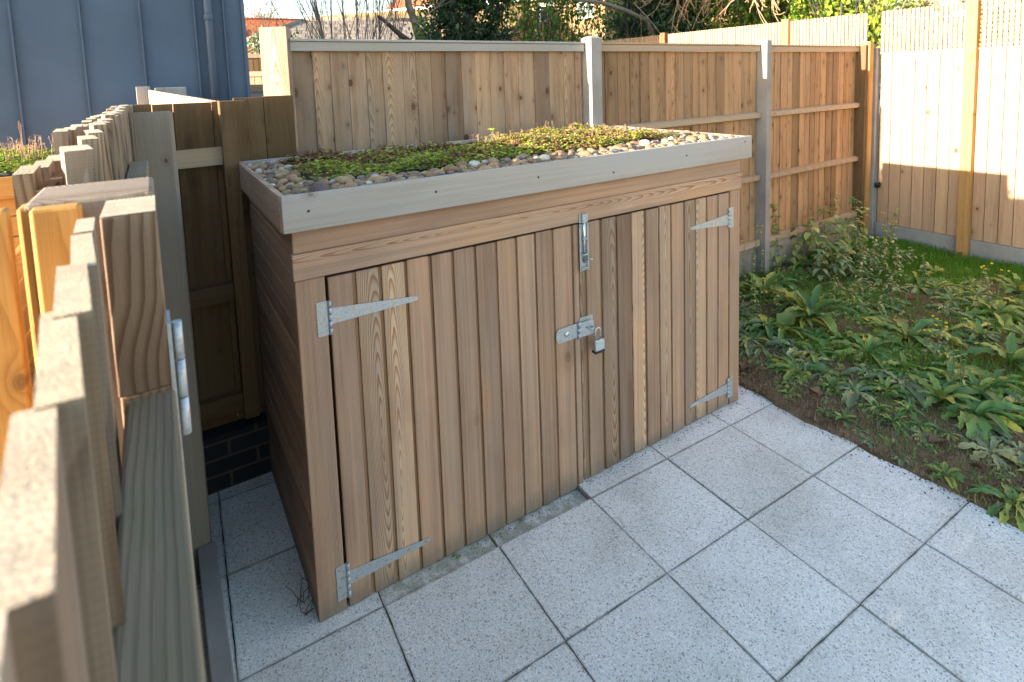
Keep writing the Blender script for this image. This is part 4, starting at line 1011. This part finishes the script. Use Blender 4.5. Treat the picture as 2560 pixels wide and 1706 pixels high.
# leaning trunk with a few ivy leaves
t = thing('leaning_tree', 'leaning grey trunk with ivy leaves and broken dead branch left of the dark ivy tree', 'tree', (3.25, 7, 0)); mb = MB()
mb.tube([(3.25, 7., 0), (3.2, 7., 1.5), (3.17, 7, 2.4), (3.12, 7, 2.6), (3.07, 7, 2.8), (2.99, 7, 3.0), (2.98, 7, 3.5), (2.9, 7, 4.2)], [.10, .09, .075, .065, .06, .055, .05, .03], 9)
for k in range(7): branch(mb, (3.08, 7, 2.7 + k * .12), (rng.uniform(-1, 1), rng.uniform(-.5, .5), .7), 1.1, .016, 2, .6, 3, .3, None, .2, 5, .003)
mb.build('trunk', BARK, t)
mb = MB(); mb.tube([(2.98, 6.95, 2.42), (2.8, 6.9, 2.53), (2.62, 6.85, 2.66), (2.48, 6.8, 2.76), (2.42, 6.8, 2.80)], [.05, .045, .035, .03, .026], 8); mb.build('broken_branch', BARKD, t)
leafquads((3.12, 6.93, 2.55), 170, .06, (.07, .05, .22), SPARSE, 'ivy', t, tone=.3)
t = thing('dark_ivy_tree', 'dense dark blue-green ivy covered tree in front of the yellow brick house', 'tree', (4.15, 7.2, 0)); mb = MB()
mb.tube([(4.2, 7.3, 0), (4.2, 7.3, 2.6), (4.25, 7.3, 4.)], [.14, .12, .08], 9)
for k in range(26): branch(mb, (4.2, 7.3, 2. + k * .07), (rng.uniform(-1, 1), rng.uniform(-1, 1), rng.uniform(-.1, .7)), 1., .02, 1, .6, 3, .3)
mb.build('trunk', BARKD, t)
pts = []
for k in range(210):
    cx_, cy_, cz_ = rng.uniform(3.35, 4.95), rng.uniform(6.7, 7.9), rng.uniform(1.7, 4.3)
    if cx_ < 3.65 and cz_ > 2.65 + (cx_ - 3.35) * 1.5: continue
    if cx_ > 4.7 and rng.random() < .5: continue
    pts.append(np.array((cx_, cy_, cz_))[None] + nrg.normal(size=(110, 3)) * np.array((.11, .11, .10))[None])
leafquads(None, 0, .062, None, IVY, 'crown', t, pts=np.concatenate(pts), tone=.45)
# dark vertical stems and sparse maple right of it
def sparse_tree(name, lab, x0, x1, y, n, leafn, z0, z1, mat, stemr=.02, tone=.5, ls=.09, bark=BARKD, lean=.15, cat='tree', grp=None):
    t = thing(name, lab, cat, ((x0 + x1) / 2, y, 0), grp); mb = MB(); tips = []
    for k in range(n):
        x = x0 + (x1 - x0) * (k + rng.random()) / n
        branch(mb, (x, y + rng.uniform(-.3, .3), 0), (rng.uniform(-lean, lean), 0, 1), z1, stemr * rng.uniform(.6, 1.2), 2, .55, 6, .12, tips, .2, 8, .0035)
    mb.build('trunk', bark, t)
    T_ = np.array([q for q in tips if z0 < q[2] < 3.9]); idx = nrg.randint(0, len(T_), leafn)
    leafquads(None, 0, ls, None, mat, 'crown', t, pts=T_[idx] + nrg.normal(size=(leafn, 3)) * .06, tone=tone); return t
sparse_tree('young_maple', 'sparse green-leaved tree with thin dark stems in front of the sunlit yellow brick wall', 4.75, 6.3, 7.2, 9, 2400, 2.2, 4.0, SPARSE, .018, .4, .08)
sparse_tree('young_maple', 'loose yellowing shrub just left of the first concrete fence post top', 6.2, 7.4, 7.4, 6, 900, 2.2, 3.6, SPARSE, .012, .6, .08, grp=None)
# grey limb crossing
t = thing('grey_limbed_tree', 'tree with a thick grey limb sloping down to the right above the second fence panel', 'tree', (8.6, 6.6, 0)); mb = MB()
mb.tube([(8.9, 6.8, 0), (8.6, 6.7, 1.6), (8.0, 6.5, 2.5), (7.35, 6.1, 2.83), (6.7, 6, 2.98), (6.14, 6, 3.09), (5.3, 6, 3.12), (4.4, 6, 3.2)], [.1, .08, .055, .045, .04, .035, .03, .02], 8)
for k in range(9): branch(mb, (5.0 + k * .28, 6, 3.1), (rng.uniform(-1, .3), rng.uniform(-.5, .5), rng.uniform(-.5, 1)), .9, .014, 2, .6, 3, .25, None, 0, 5, .003)
mb.build('trunk', BARK, t)
def ivy_mass(name, lab, x0, x1, y0, y1, z0, z1, n, per, mat, size, tone, cat='tree', seed=1, tv=.25, slope=None):
    t = thing(name, lab, cat, ((x0 + x1) / 2, (y0 + y1) / 2, 0)); mb = MB(); r_ = random.Random(seed)
    for k in range(5): branch(mb, (x0 + (x1 - x0) * (k + .5) / 5, (y0 + y1) / 2, 0), (r_.uniform(-.2, .2), 0, 1), z1 * .95, .04, 2, .5, 5, .15)
    mb.build('trunk', BARKD, t); pts = []
    for k in range(n):
        x, y, z = r_.uniform(x0, x1), r_.uniform(y0, y1), r_.uniform(z0, z1)
        if slope and z > slope(x): continue
        s = r_.uniform(.08, .17); pts.append(np.array((x, y, z))[None] + nrg.normal(size=(per, 3)) * s)
    leafquads(None, 0, size, None, mat, 'crown', t, pts=np.concatenate(pts), tone=tone, tv=tv); return t
ivy_mass('dark_evergreen', 'dark green ivy mass between the grey limb and the bright bush', 7.9, 9.6, 5.9, 8.3, 1.8, 4.4, 300, 100, IVY, .075, .75)
ivy_mass('bright_bush', 'sunlit bright green bush behind the drooping bare twigs above the trellis', 8.4, 10.2, 3.4, 6.2, 1.8, 3.9, 190, 100, BUSH, .08, .45, 'bush', 2, .3)
ivy_mass('yellowing_bush', 'yellow-green and brown bush at the top right above the trellis', 8.6, 10., 2.3, 3.9, 1.8, 3.0, 60, 70, BUSH, .08, .85, 'bush', 3, slope=lambda x: 3.0)
ivy_mass('brown_hedge', 'low hedge of dry brown and green leaves above the trellis at the far right', 9.5, 10.6, -1.5, 2.5, 1.6, 2.72, 70, 60, DRYLEAF, .08, .7, 'hedge', 5)
# drooping pale twigs
t = thing('drooping_bare_tree', 'bare tree with pale pinkish drooping twigs hanging over the trellis', 'tree', (10.9, 5.0, 0)); mb = MB()
mb.tube([(10.9, 5.0, 0), (10.7, 5., 2.4), (10.2, 4.9, 3.8), (8.6, 4.7, 4.5), (7.3, 4.4, 4.3)], [.12, .11, .09, .07, .05], 8)
for k in range(34):
    s = rng.random(); p0 = Vector((7.2 + rng.uniform(-.15, .3), 5.2 - 2.0 * s, 3.35 + rng.uniform(-.1, .35))); dx = rng.uniform(-.5, .3); dy = rng.uniform(-.9, .9)
    pts = [p0]; dd = Vector((dx * .3, dy, -.45)).normalized()
    for i in range(9):
        dd = (dd + Vector((rng.uniform(-.25, .25), rng.uniform(-.25, .25), rng.uniform(-.22, .18)))).normalized(); pts.append(pts[-1] + dd * .11)
    mb.tube(pts, [.011 * (1 - .075 * i) for i in range(10)], 5, False)
    for q in (3, 5, 7):
        e = [pts[q]]; d2 = (dd + Vector((0, rng.uniform(-1, 1), rng.uniform(-.8, .3)))).normalized()
        for i in range(4): d2 = (d2 + Vector((0, rng.uniform(-.3, .3), .18))).normalized(); e.append(e[-1] + d2 * .07)
        mb.tube(e, [.006, .005, .005, .005, .0055], 4, False)
mb.build('branch', TWIG, t)
# distance: hedge and far trees
t = ivy_mass('garden_hedge', 'mixed green and orange hedge in the gap between the metal building and the tall post', 1.9, 3.6, 15, 16.4, .5, 3.05, 90, 60, HEDGE, .11, .5, 'hedge', 7)
for (x, y, h, lab) in ((8.1, 61, 9.2, 'hazy bare brown tree on the skyline at far left of the red roof'), (11.5, 66, 8.6, 'low bare tree on the skyline just left of the bungalow hip')):
    t = thing('distant_tree', lab, 'tree', (x, y, 0), 'trees on the skyline'); mb = MB(); tips = []
    mb.tube([(x, y, 0), (x, y, h * .45)], [.25, .18], 7)
    for k in range(9): branch(mb, (x, y, h * .35 + k * .25), (rng.uniform(-1, 1), rng.uniform(-1, 1), .9), h * .38, .07, 3, .6, 4, .2, tips, .2, 5, .018, 4)
    mb.build('trunk', BARK, t); T_ = np.array(tips); idx = nrg.randint(0, len(T_), 500)
    leafquads(None, 0, .2, None, DRYLEAF, 'crown', t, pts=T_[idx] + nrg.normal(size=(500, 3)) * .2, tone=.9)
# ------------------------------------------------------------------ weeds
rosm = {}
def ros_mesh(k, mat, nl, upr, lw, seed):
    r0 = random.Random(seed); global rng; save = rng; rng = r0; mb = MB()
    for i in range(nl):
        a = i * 2.399 + r0.uniform(-.3, .3); f = i / nl; el = upr * (.25 + .75 * f) + r0.uniform(-.1, .15)
        L = (1. - .45 * f) * r0.uniform(.7, 1.1); tn = r0.uniform(.15, .72) if r0.random() > .16 else r0.uniform(.75, 1)
        leaf_strip(mb, (0, 0, .02), (math.cos(a) * math.cos(el), math.sin(a) * math.cos(el), math.sin(el)), L, lw * L * r0.uniform(.8, 1.2), r0.uniform(.5, 1.1), .24, .10, 11, (tn, r0.random(), 0))
    rng = save; return mb
KINDS = {'broad': (ROSETTE, 15, .75, .27), 'long': (ROSETTE, 18, .6, .17), 'pale': (ROSETTE_P, 14, .5, .25), 'upright': (ROSETTE, 13, 1.2, .24), 'flat': (ROSETTE, 12, .35, .24)}
def get_ros(kind, var):
    if (kind, var) not in rosm:
        mt, nl, up_, lw = KINDS[kind]; mb = ros_mesh(0, mt, nl, up_, lw, hash((len(kind) * 31 + ord(kind[0]), var)) % 9999)
        me = bpy.data.meshes.new('weed_rosette'); me.from_pydata([tuple(v) for v in mb.v], [], mb.f)
        at = me.attributes.new('rn', 'FLOAT_VECTOR', 'POINT'); at.data.foreach_set('vector', np.array(mb.rn, dtype=np.float32).ravel())
        me.polygons.foreach_set('use_smooth', mb.sm); me.materials.append(mt); rosm[(kind, var)] = me
    return rosm[(kind, var)]
LM = [(3.8, 1.1, 'second concrete post'), (5.5, 1.05, 'fence corner'), (5.55, .25, 'trellis fence post'), (2.15, .2, 'right foot of the shed'), (4.3, 0, 'bare earth patch'), (4.25, .9, 'tall weed clump'), (2.97, -.62, 'dead-stalked weed'),
      (2.54, .04, 'largest dark rosette'), (3.46, -.18, 'big blue-green rosette'), (3.2, .35, 'tallest upright rosette'), (2.23, -1.08, 'corner rosette by the paving'), (2.81, -.78, 'broad blue-green rosette'), (2.54, -.31, 'pale rosette midway along the patio edge'), (2.3, -.6, 'flat rosette on the paving edge'), (4.5, .55, 'pale weed mass'), (4.3, -.4, 'yellow-leaved rosette'), (3.6, .3, 'yellowish central weed'), (3.1, .65, 'low weed by the shed')]
def place(x, y):
    l = min(LM, key=lambda q: (q[0] - x) ** 2 + (q[1] - y) ** 2); dx, dy = x - l[0], y - l[1]
    e = dx * .83 - dy * .56; f_ = dx * .55 + dy * .83
    w_ = ('right of' if e > 0 else 'left of') if abs(e) > abs(f_) else ('behind' if f_ > 0 else 'in front of')
    return '%s %s the %s' % ('close' if math.hypot(dx, dy) < .16 else 'further', w_, l[2])
def rosette(x, y, s, kind, var, label, group=None):
    o = link(bpy.data.objects.new('weed_rosette', get_ros(kind, var))); z = hgt(x, y)
    o.location = (x, y, z); s *= 1.36 if x > 2.5 else 1.12; o.scale = (s, s, s * rng.uniform(.9, 1.35)); o.rotation_euler = (rng.uniform(-.1, .1), rng.uniform(-.1, .1), rng.uniform(0, 6.28)); tag(o, label, 'weed', group); return o
HERO = [(2.543, .039, .24, 'long', 'large dark green rosette of long leaves nearest the right foot of the bin store'),
 (2.36, -.075, .09, 'flat', 'tiny pale rosette on bare soil at the patio edge below the largest rosette'),
 (2.55, -.30, .17, 'pale', 'pale broad-leaved rosette on the bare soil strip midway along the patio edge'),
 (2.50, -.44, .12, 'long', 'small dark rosette right beside the pale midway rosette'),
 (2.30, -.60, .11, 'flat', 'small flat green rosette spilling onto the paving edge, upper of two'),
 (2.235, -.85, .12, 'broad', 'small glossy rosette overhanging the patio edge, lower of two'),
 (2.235, -1.075, .19, 'long', 'dark long-leaved rosette overlapping the paving at the right corner of the photo'),
 (2.545, -.914, .19, 'pale', 'large pale flat rosette inland of the corner rosette'),
 (2.81, -.776, .24, 'broad', 'large blue-green broad-leaved rosette at the right side of the bed'),
 (2.828, -.404, .17, 'pale', 'pale rosette among dead leaves in the middle of the bed'),
 (2.50, -.20, .11, 'upright', 'small upright yellow-green rosette beside a curled brown leaf'),
 (2.66, -.41, .12, 'upright', 'small plant with two yellow leaves in the middle of the bed'),
 (3.042, -.123, .30, 'long', 'widest dark sprawling rosette in the middle of the bed'),
 (3.457, -.181, .30, 'broad', 'big blue-green upright-leaved rosette right of the middle of the bed'),
 (3.215, .345, .30, 'upright', 'tallest upright dark rosette behind the shed corner'),
 (3.336, .809, .26, 'upright', 'upright rosette close to the shed side below the fence rail'),
 (3.55, -.679, .24, 'upright', 'yellow-green upright rosette at the right edge of the photo'),
 (4.287, -.397, .26, 'broad', 'far rosette with yellow leaves at the right edge near the fence'),
 (3.618, .882, .24, 'long', 'long-leaved rosette near the foot of the second concrete post'),
 (2.914, -.552, .17, 'long', 'dark rosette beside the dead-stalked weed'), (4.426, -.263, .22, 'pale', 'pale rosette far back on the right beside bare earth'),
 (2.9, .35, .20, 'long', 'low dark rosette against the right side of the bin store'), (2.62, .42, .17, 'pale', 'pale rosette tucked beside the right front foot of the store'),
 (4.9, -.35, .22, 'upright', 'bright broad leaf clump near the trellis fence at far right')]
for i, (x, y, s, k, lab) in enumerate(HERO): rosette(x, y, s, k, i % 4, lab)
n_ = 0
while n_ < 294:
    x = 2.2 + 3. * rng.random() ** 1.25; y = rng.uniform(-1.35, 1.05)
    if x < 2.42 and y > -.3 and rng.random() < .6: continue
    if y > .25 and x > 4.7: continue
    k = rng.choice(['flat', 'long', 'pale', 'broad', 'upright', 'long', 'pale']); s = rng.uniform(.05, .10) if x < 2.6 else rng.uniform(.08, .21)
    lab = '%s %s-leaved rosette %s' % ('tiny' if s < .09 else ('small' if s < .12 else ('low' if s < .15 else ('medium' if s < .18 else 'bushy'))), {'flat': 'flat', 'long': 'narrow', 'pale': 'pale', 'broad': 'broad', 'upright': 'erect'}[k], place(x, y))
    rosette(x, y, s, k, rng.randrange(4), lab, 'wild rosettes scattered in the weed bed'); n_ += 1
# leafy upright weeds
def leafy(x, y, h, n, label, mat=NETTLE, ls=.05, dens=5, flower=False, sp=.07, name='leafy_weed'):
    z = hgt(x, y); t = thing(name, label, 'weed', (x, y, z)); st = MB(); lf = MB(); fl = MB()
    for k in range(n):
        bx_, by_ = x + rng.uniform(-sp, sp), y + rng.uniform(-sp, sp); hh_ = h * rng.uniform(.6, 1.05); tx, ty = rng.uniform(-.15, .15) * hh_ * 1.2, rng.uniform(-.15, .15) * hh_ * 1.2
        pts = [Vector((bx_ + tx * q * q, by_ + ty * q * q, z + hh_ * q)) for q in (0, .25, .5, .75, 1)]; st.tube(pts, [.003, .0027, .0023, .0018, .001], 5, False)
        for q in range(int(dens * hh_ / .1)):
            f = rng.uniform(.15, 1); i = min(3, int(f * 4)); p = pts[i].lerp(pts[i + 1], f * 4 - i); a = rng.uniform(0, 6.28)
            leaf_strip(lf, p, (math.cos(a), math.sin(a), .35), ls * rng.uniform(.7, 1.3) * (1.15 - .45 * f), ls * .5 * rng.uniform(.8, 1.1), rng.uniform(.6, 1.3), .18, .06, 4)
        if flower:
            for _ in range(2):
                a = rng.uniform(0, 6.28); e = pts[-1] + Vector((math.cos(a), math.sin(a), 1)) * .02; st.tube([pts[-1], e], .0012, 4, False); fl.sphere(e, (.008, .008, .004))
    st.build('stem', STEM, t); lf.build('foliage', mat, t)
    if flower: fl.build('flower', YEL, t)
YEL = plain('yellow_petal', (.75, .5, .02), .6)
leafy(4.25, .95, .58, 12, 'tall leafy weed clump in front of the third fence panel', ls=.10, dens=4, sp=.28)
leafy(4.80, .90, .58, 7, 'slimmer leafy weed right of the tall clump, by the fence corner', ls=.085, dens=4, sp=.18)
leafy(4.15, .72, .36, 8, 'bushy grey-green weed at the front of the tall clump', ROSETTE_P, .075, 7, sp=.15)
leafy(4.5, .55, .38, 14, 'pale small-leaved weed mass right of the tall clump', ROSETTE_P, .045, 7, sp=.18)
leafy(5.1, .72, .40, 4, 'thin pale-tipped weed in front of the fence corner post', NETTLE, .05, 4, True, .1)
leafy(5.4, .85, .44, 2, 'spindly weed with leaf tufts against the first pale fence boards', NETTLE, .05, 3, False, .06)
leafy(4.85, .35, .22, 8, 'low pale weed patch at the edge of the green grass', ROSETTE_P, .045, 6, sp=.2)
leafy(3.45, 1.06, .50, 3, 'thin yellow-flowered weed rising beside the right corner of the shed', NETTLE, .035, 3, True, .05)
leafy(3.75, 1.0, .36, 4, 'feathery weed at the foot of the second concrete post', NETTLE, .035, 5, False, .1)
leafy(2.966, -.62, .36, 4, 'dead-stalked weed with small grey-green leaves in the middle right', ROSETTE_P, .03, 4, False, .06)
leafy(3.2, -.45, .28, 5, 'small-leaved grey-green weed behind the dead-stalked one', ROSETTE_P, .03, 6, True, .1)
leafy(4.45, -.3, .34, 4, 'yellow-flowered weed at the right edge before the trellis fence', ROSETTE_P, .035, 4, True, .09)
leafy(2.30, .42, .16, 5, 'low feathery weed at the foot of the shed beside the soil', NETTLE, .022, 6, False, .06)
leafy(3.6, .3, .26, 9, 'yellowish small-leaved weed in the centre of the bed', NETTLE, .04, 7, False, .2)
leafy(3.1, .65, .24, 8, 'mixed low weed beside the shed, below the second fence panel', NETTLE, .04, 7, False, .18)
leafy(4.0, .25, .26, 9, 'pale weed patch between the rosettes and the bare earth', ROSETTE_P, .04, 7, False, .2)
for (x, y, lab) in ((.30, .045, 'tiny green seedling in the joint below the left shed door'), (.452, -.455, 'small weed growing where four slabs meet in front of the left door'), (.71, -.47, 'tiny sprig in the slab joint nearest the photo centre'), (-.455, .035, 'green weed at the paving edge beside the gate at bottom left')):
    t = thing('joint_weed', lab, 'weed', (x, y, 0)); lf = MB()
    for k in range(11): a = rng.uniform(0, 6.28); leaf_strip(lf, (x + rng.uniform(-.012, .012), y + rng.uniform(-.006, .006), -.012), (math.cos(a), math.sin(a), .8), .028 * rng.uniform(.4, 1), .010, .8, .2, 0, 3, (rng.uniform(.2, .7), rng.random(), 0))
    lf.build('leaf', GRASS, t)
# fallen leaves
def dead_leaf(x, y, z, s, label, grp=None, tone=None):
    mb = MB(); a = rng.uniform(0, 6.28); leaf_strip(mb, (0, 0, .008), (math.cos(a), math.sin(a), .25), s, s * .7, rng.uniform(.3, 1.), .3, .14, 5, (tone if tone is not None else rng.random(), rng.random(), 0))
    o = mb.build('fallen_leaf', DRYLEAF, loc=(0, 0, 0)); o.location = (x, y, z); tag(o, label, 'leaf', grp)
for (x, y, s, tn, lab) in ((2.36, .26, .085, .1, 'plum brown fallen leaf on soil beside the shed corner'), (2.388, -.184, .07, .8, 'pinkish curled fallen leaf on the bare soil strip'), (2.903, -.153, .06, .6, 'orange brown fallen leaf in the centre of the bed'), (2.397, -.716, .09, 0, 'dark purple fallen leaf near the lower patio edge'), (2.375, -.96, .08, .05, 'dark folded leaf inland of the corner rosette'), (2.689, -.212, .08, .15, 'dark brown leaf lying between two rosettes')):
    dead_leaf(x, y, hgt(x, y) + .01, s, lab, None, tn)
for _ in range(55):
    x, y = rng.uniform(2.3, 4.8), rng.uniform(-1.2, .9); dead_leaf(x, y, hgt(x, y) + .006, rng.uniform(.03, .06), '%s brown fallen leaf %s' % (rng.choice(('small', 'curled', 'pale', 'dark')), place(x, y)), 'small fallen leaves in the weed bed')
# twiggy debris at the shed's left foot
mb = MB()
for k in range(9):
    p = Vector((-.225 + rng.uniform(-.03, .02), .12 + rng.uniform(-.03, .12), .004)); pts = [p]
    for i in range(5): p = p + Vector((rng.uniform(-.018, .018), rng.uniform(-.015, .03), rng.uniform(-.004, .022))); pts.append(p)
    mb.tube(pts, .0011, 4, False)
tag(mb.build('twig_debris', BARKD, loc=(-.23, .15, 0)), 'tangle of dark dead twigs lying against the left foot of the shed', 'twigs', kind='stuff')

THATCH = leafm('dead_thatch', [(0, (.13, .085, .055)), (.6, (.30, .21, .13)), (1, (.46, .35, .22))], .1, .8)
# grass and thatch: many blades
def blades(name, n, fn, h0, h1, wd, mat, label, tone, kind='stuff'):
    P = []
    while len(P) < n:
        x, y = rng.uniform(2.15, 5.62), rng.uniform(-2.6, 1.14)
        if rng.random() < fn(x, y): P.append((x, y, hgt(x, y) - .004))
    P = np.array(P); n = len(P); a = nrg.rand(n) * 6.283; h = nrg.uniform(h0, h1, n); ln = nrg.uniform(.1, .9, n) * h
    dx, dy = np.cos(a), np.sin(a); sx, sy = -dy * wd, dx * wd
    V = np.zeros((n, 5, 3)); 
    V[:, 0] = P + np.stack([sx, sy, 0 * a], -1); V[:, 1] = P - np.stack([sx, sy, 0 * a], -1)
    mid = P + np.stack([dx * ln * .35, dy * ln * .35, h * .6], -1)
    V[:, 2] = mid - np.stack([sx, sy, 0 * a], -1) * .8; V[:, 3] = mid + np.stack([sx, sy, 0 * a], -1) * .8
    tip = P + np.stack([dx * ln, dy * ln, h * .95], -1); V[:, 4] = tip
    F = []; base = np.arange(n) * 5
    T3 = np.concatenate([np.stack([base, base + 1, base + 2], -1), np.stack([base, base + 2, base + 3], -1), np.stack([base + 3, base + 2, base + 4], -1)])
    RN = np.stack([np.clip(nrg.normal(tone, .22, n), 0, 1), nrg.rand(n), nrg.rand(n)], -1)
    tag(fast_mesh(name, V.reshape(-1, 3), T3, mat, np.repeat(RN, 5, axis=0), loc=(4, 0, 0)), label, 'grass', kind=kind)
def gfun(x, y):
    b0 = 1.0 if (x > 4.4 and y > -.1 + (5.6 - x) * .1) else (.8 if x > 5.0 else 0)
    b1 = .5 if 2.8 < x else .04
    bare = math.exp(-((x - 4.3) ** 2 / .12 + (y - .0) ** 2 / .05))
    return max(b0, b1 * (0.5 + .5 * math.sin(x * 5 + y * 3))) * (1 - .95 * bare)
blades('grass', 52000, gfun, .03, .085, .0016, GRASS, 'bright green grass growing at the back of the bed by the fences', .3)
blades('dry_thatch', 42000, lambda x, y: .95 if x < 2.55 + .12 * math.sin(y * 5) else .16, .012, .036, .0015, THATCH, 'short dead brown thatch on the bare soil along the paving', .5)

P = []
while len(P) < 12000:
    x, y = rng.uniform(2.25, 5.6), rng.uniform(-2.4, 1.12); q = .5 + .5 * math.sin(x * 3.7 + 1) * math.sin(y * 4.3 + x * 2)
    if x < 2.38 and rng.random() < .45: continue
    if math.exp(-((x - 4.3) ** 2 / .2 + (y - .0) ** 2 / .08)) > .35 or rng.random() > .3 + .7 * q: continue
    P.append((x, y, hgt(x, y) + rng.uniform(.0, .035) * q))
leaf = leafquads(None, 0, .023, None, NETTLE, 'ground_cover', pts=np.array(P), tone=.45, tv=.3)
tag(leaf, 'low creeping small-leaved green ground cover between the rosettes', 'ground cover', kind='stuff')
P = []
while len(P) < 5200:
    x, y = rng.uniform(2.2, 5.4), rng.uniform(-2.4, 1.12)
    if rng.random() < (.9 if x < 2.6 else .45) or math.exp(-((x - 4.3) ** 2 / .2 + y ** 2 / .08)) > .3: P.append((x, y, hgt(x, y) + rng.uniform(.0, .008)))
leaf = leafquads(None, 0, .016, None, DRYLEAF, 'leaf_litter', pts=np.array(P), tone=.55, tv=.3)
tag(leaf, 'fine brown leaf litter strewn over the soil of the weed bed', 'leaf litter', kind='stuff')

# soil crumbs on the paving edge and moss in the joints
T, S, RN = [], [], []
for _ in range(900):
    y = rng.uniform(-2.2, .25); x = 2.19 - abs(rng.gauss(0, .045)); r_ = rng.uniform(.0012, .0045); T.append((x, y, r_ * .5)); S.append((r_, r_ * .8, r_ * .6)); RN.append((rng.random(), rng.random(), 0))
for _ in range(500):
    x = rng.uniform(-.15, 2.0); r_ = rng.uniform(.0008, .0028); T.append((x, .06 - abs(rng.gauss(0, .018)), -.01 if x < .9 else .001)); S.append((r_, r_ * .8, r_ * .6)); RN.append((rng.random(), rng.random(), 0))
for _ in range(160):
    r_ = rng.uniform(.0008, .0022); T.append((rng.uniform(-.4, 2.1), rng.uniform(-1.8, 0), .001)); S.append((r_, r_ * .8, r_ * .6)); RN.append((rng.random(), rng.random(), 0))
V, F, RN = scatter(PV, PF, np.array(T), np.array(S), rotm(len(T), False), np.array(RN))
tag(fast_mesh('soil_crumbs', V, F, SOIL, RN, True, loc=(1, -.5, 0)), 'dark soil crumbs scattered on the paving along the bed and the shed doors', 'soil crumbs', kind='stuff')
P = []
for _ in range(150):
    iu, iv = rng.randint(-1, 5), rng.randint(0, 4); t_ = abs(rng.gauss(0, .22)) * rng.choice((-1, 1))
    for k in range(6):
        q = gp(iu + t_ + rng.gauss(0, .012), iv + rng.gauss(0, .006), -.006) if rng.random() < .5 else gp(iu + rng.gauss(0, .006), iv + t_ + rng.gauss(0, .012), -.006)
        P.append(q[:])
leaf = leafquads(None, 0, .007, None, GRASS, 'joint_moss', pts=np.array(P), tone=.3, tv=.2)
tag(leaf, 'thin moss growing in the joints between the paving slabs', 'moss', kind='stuff')
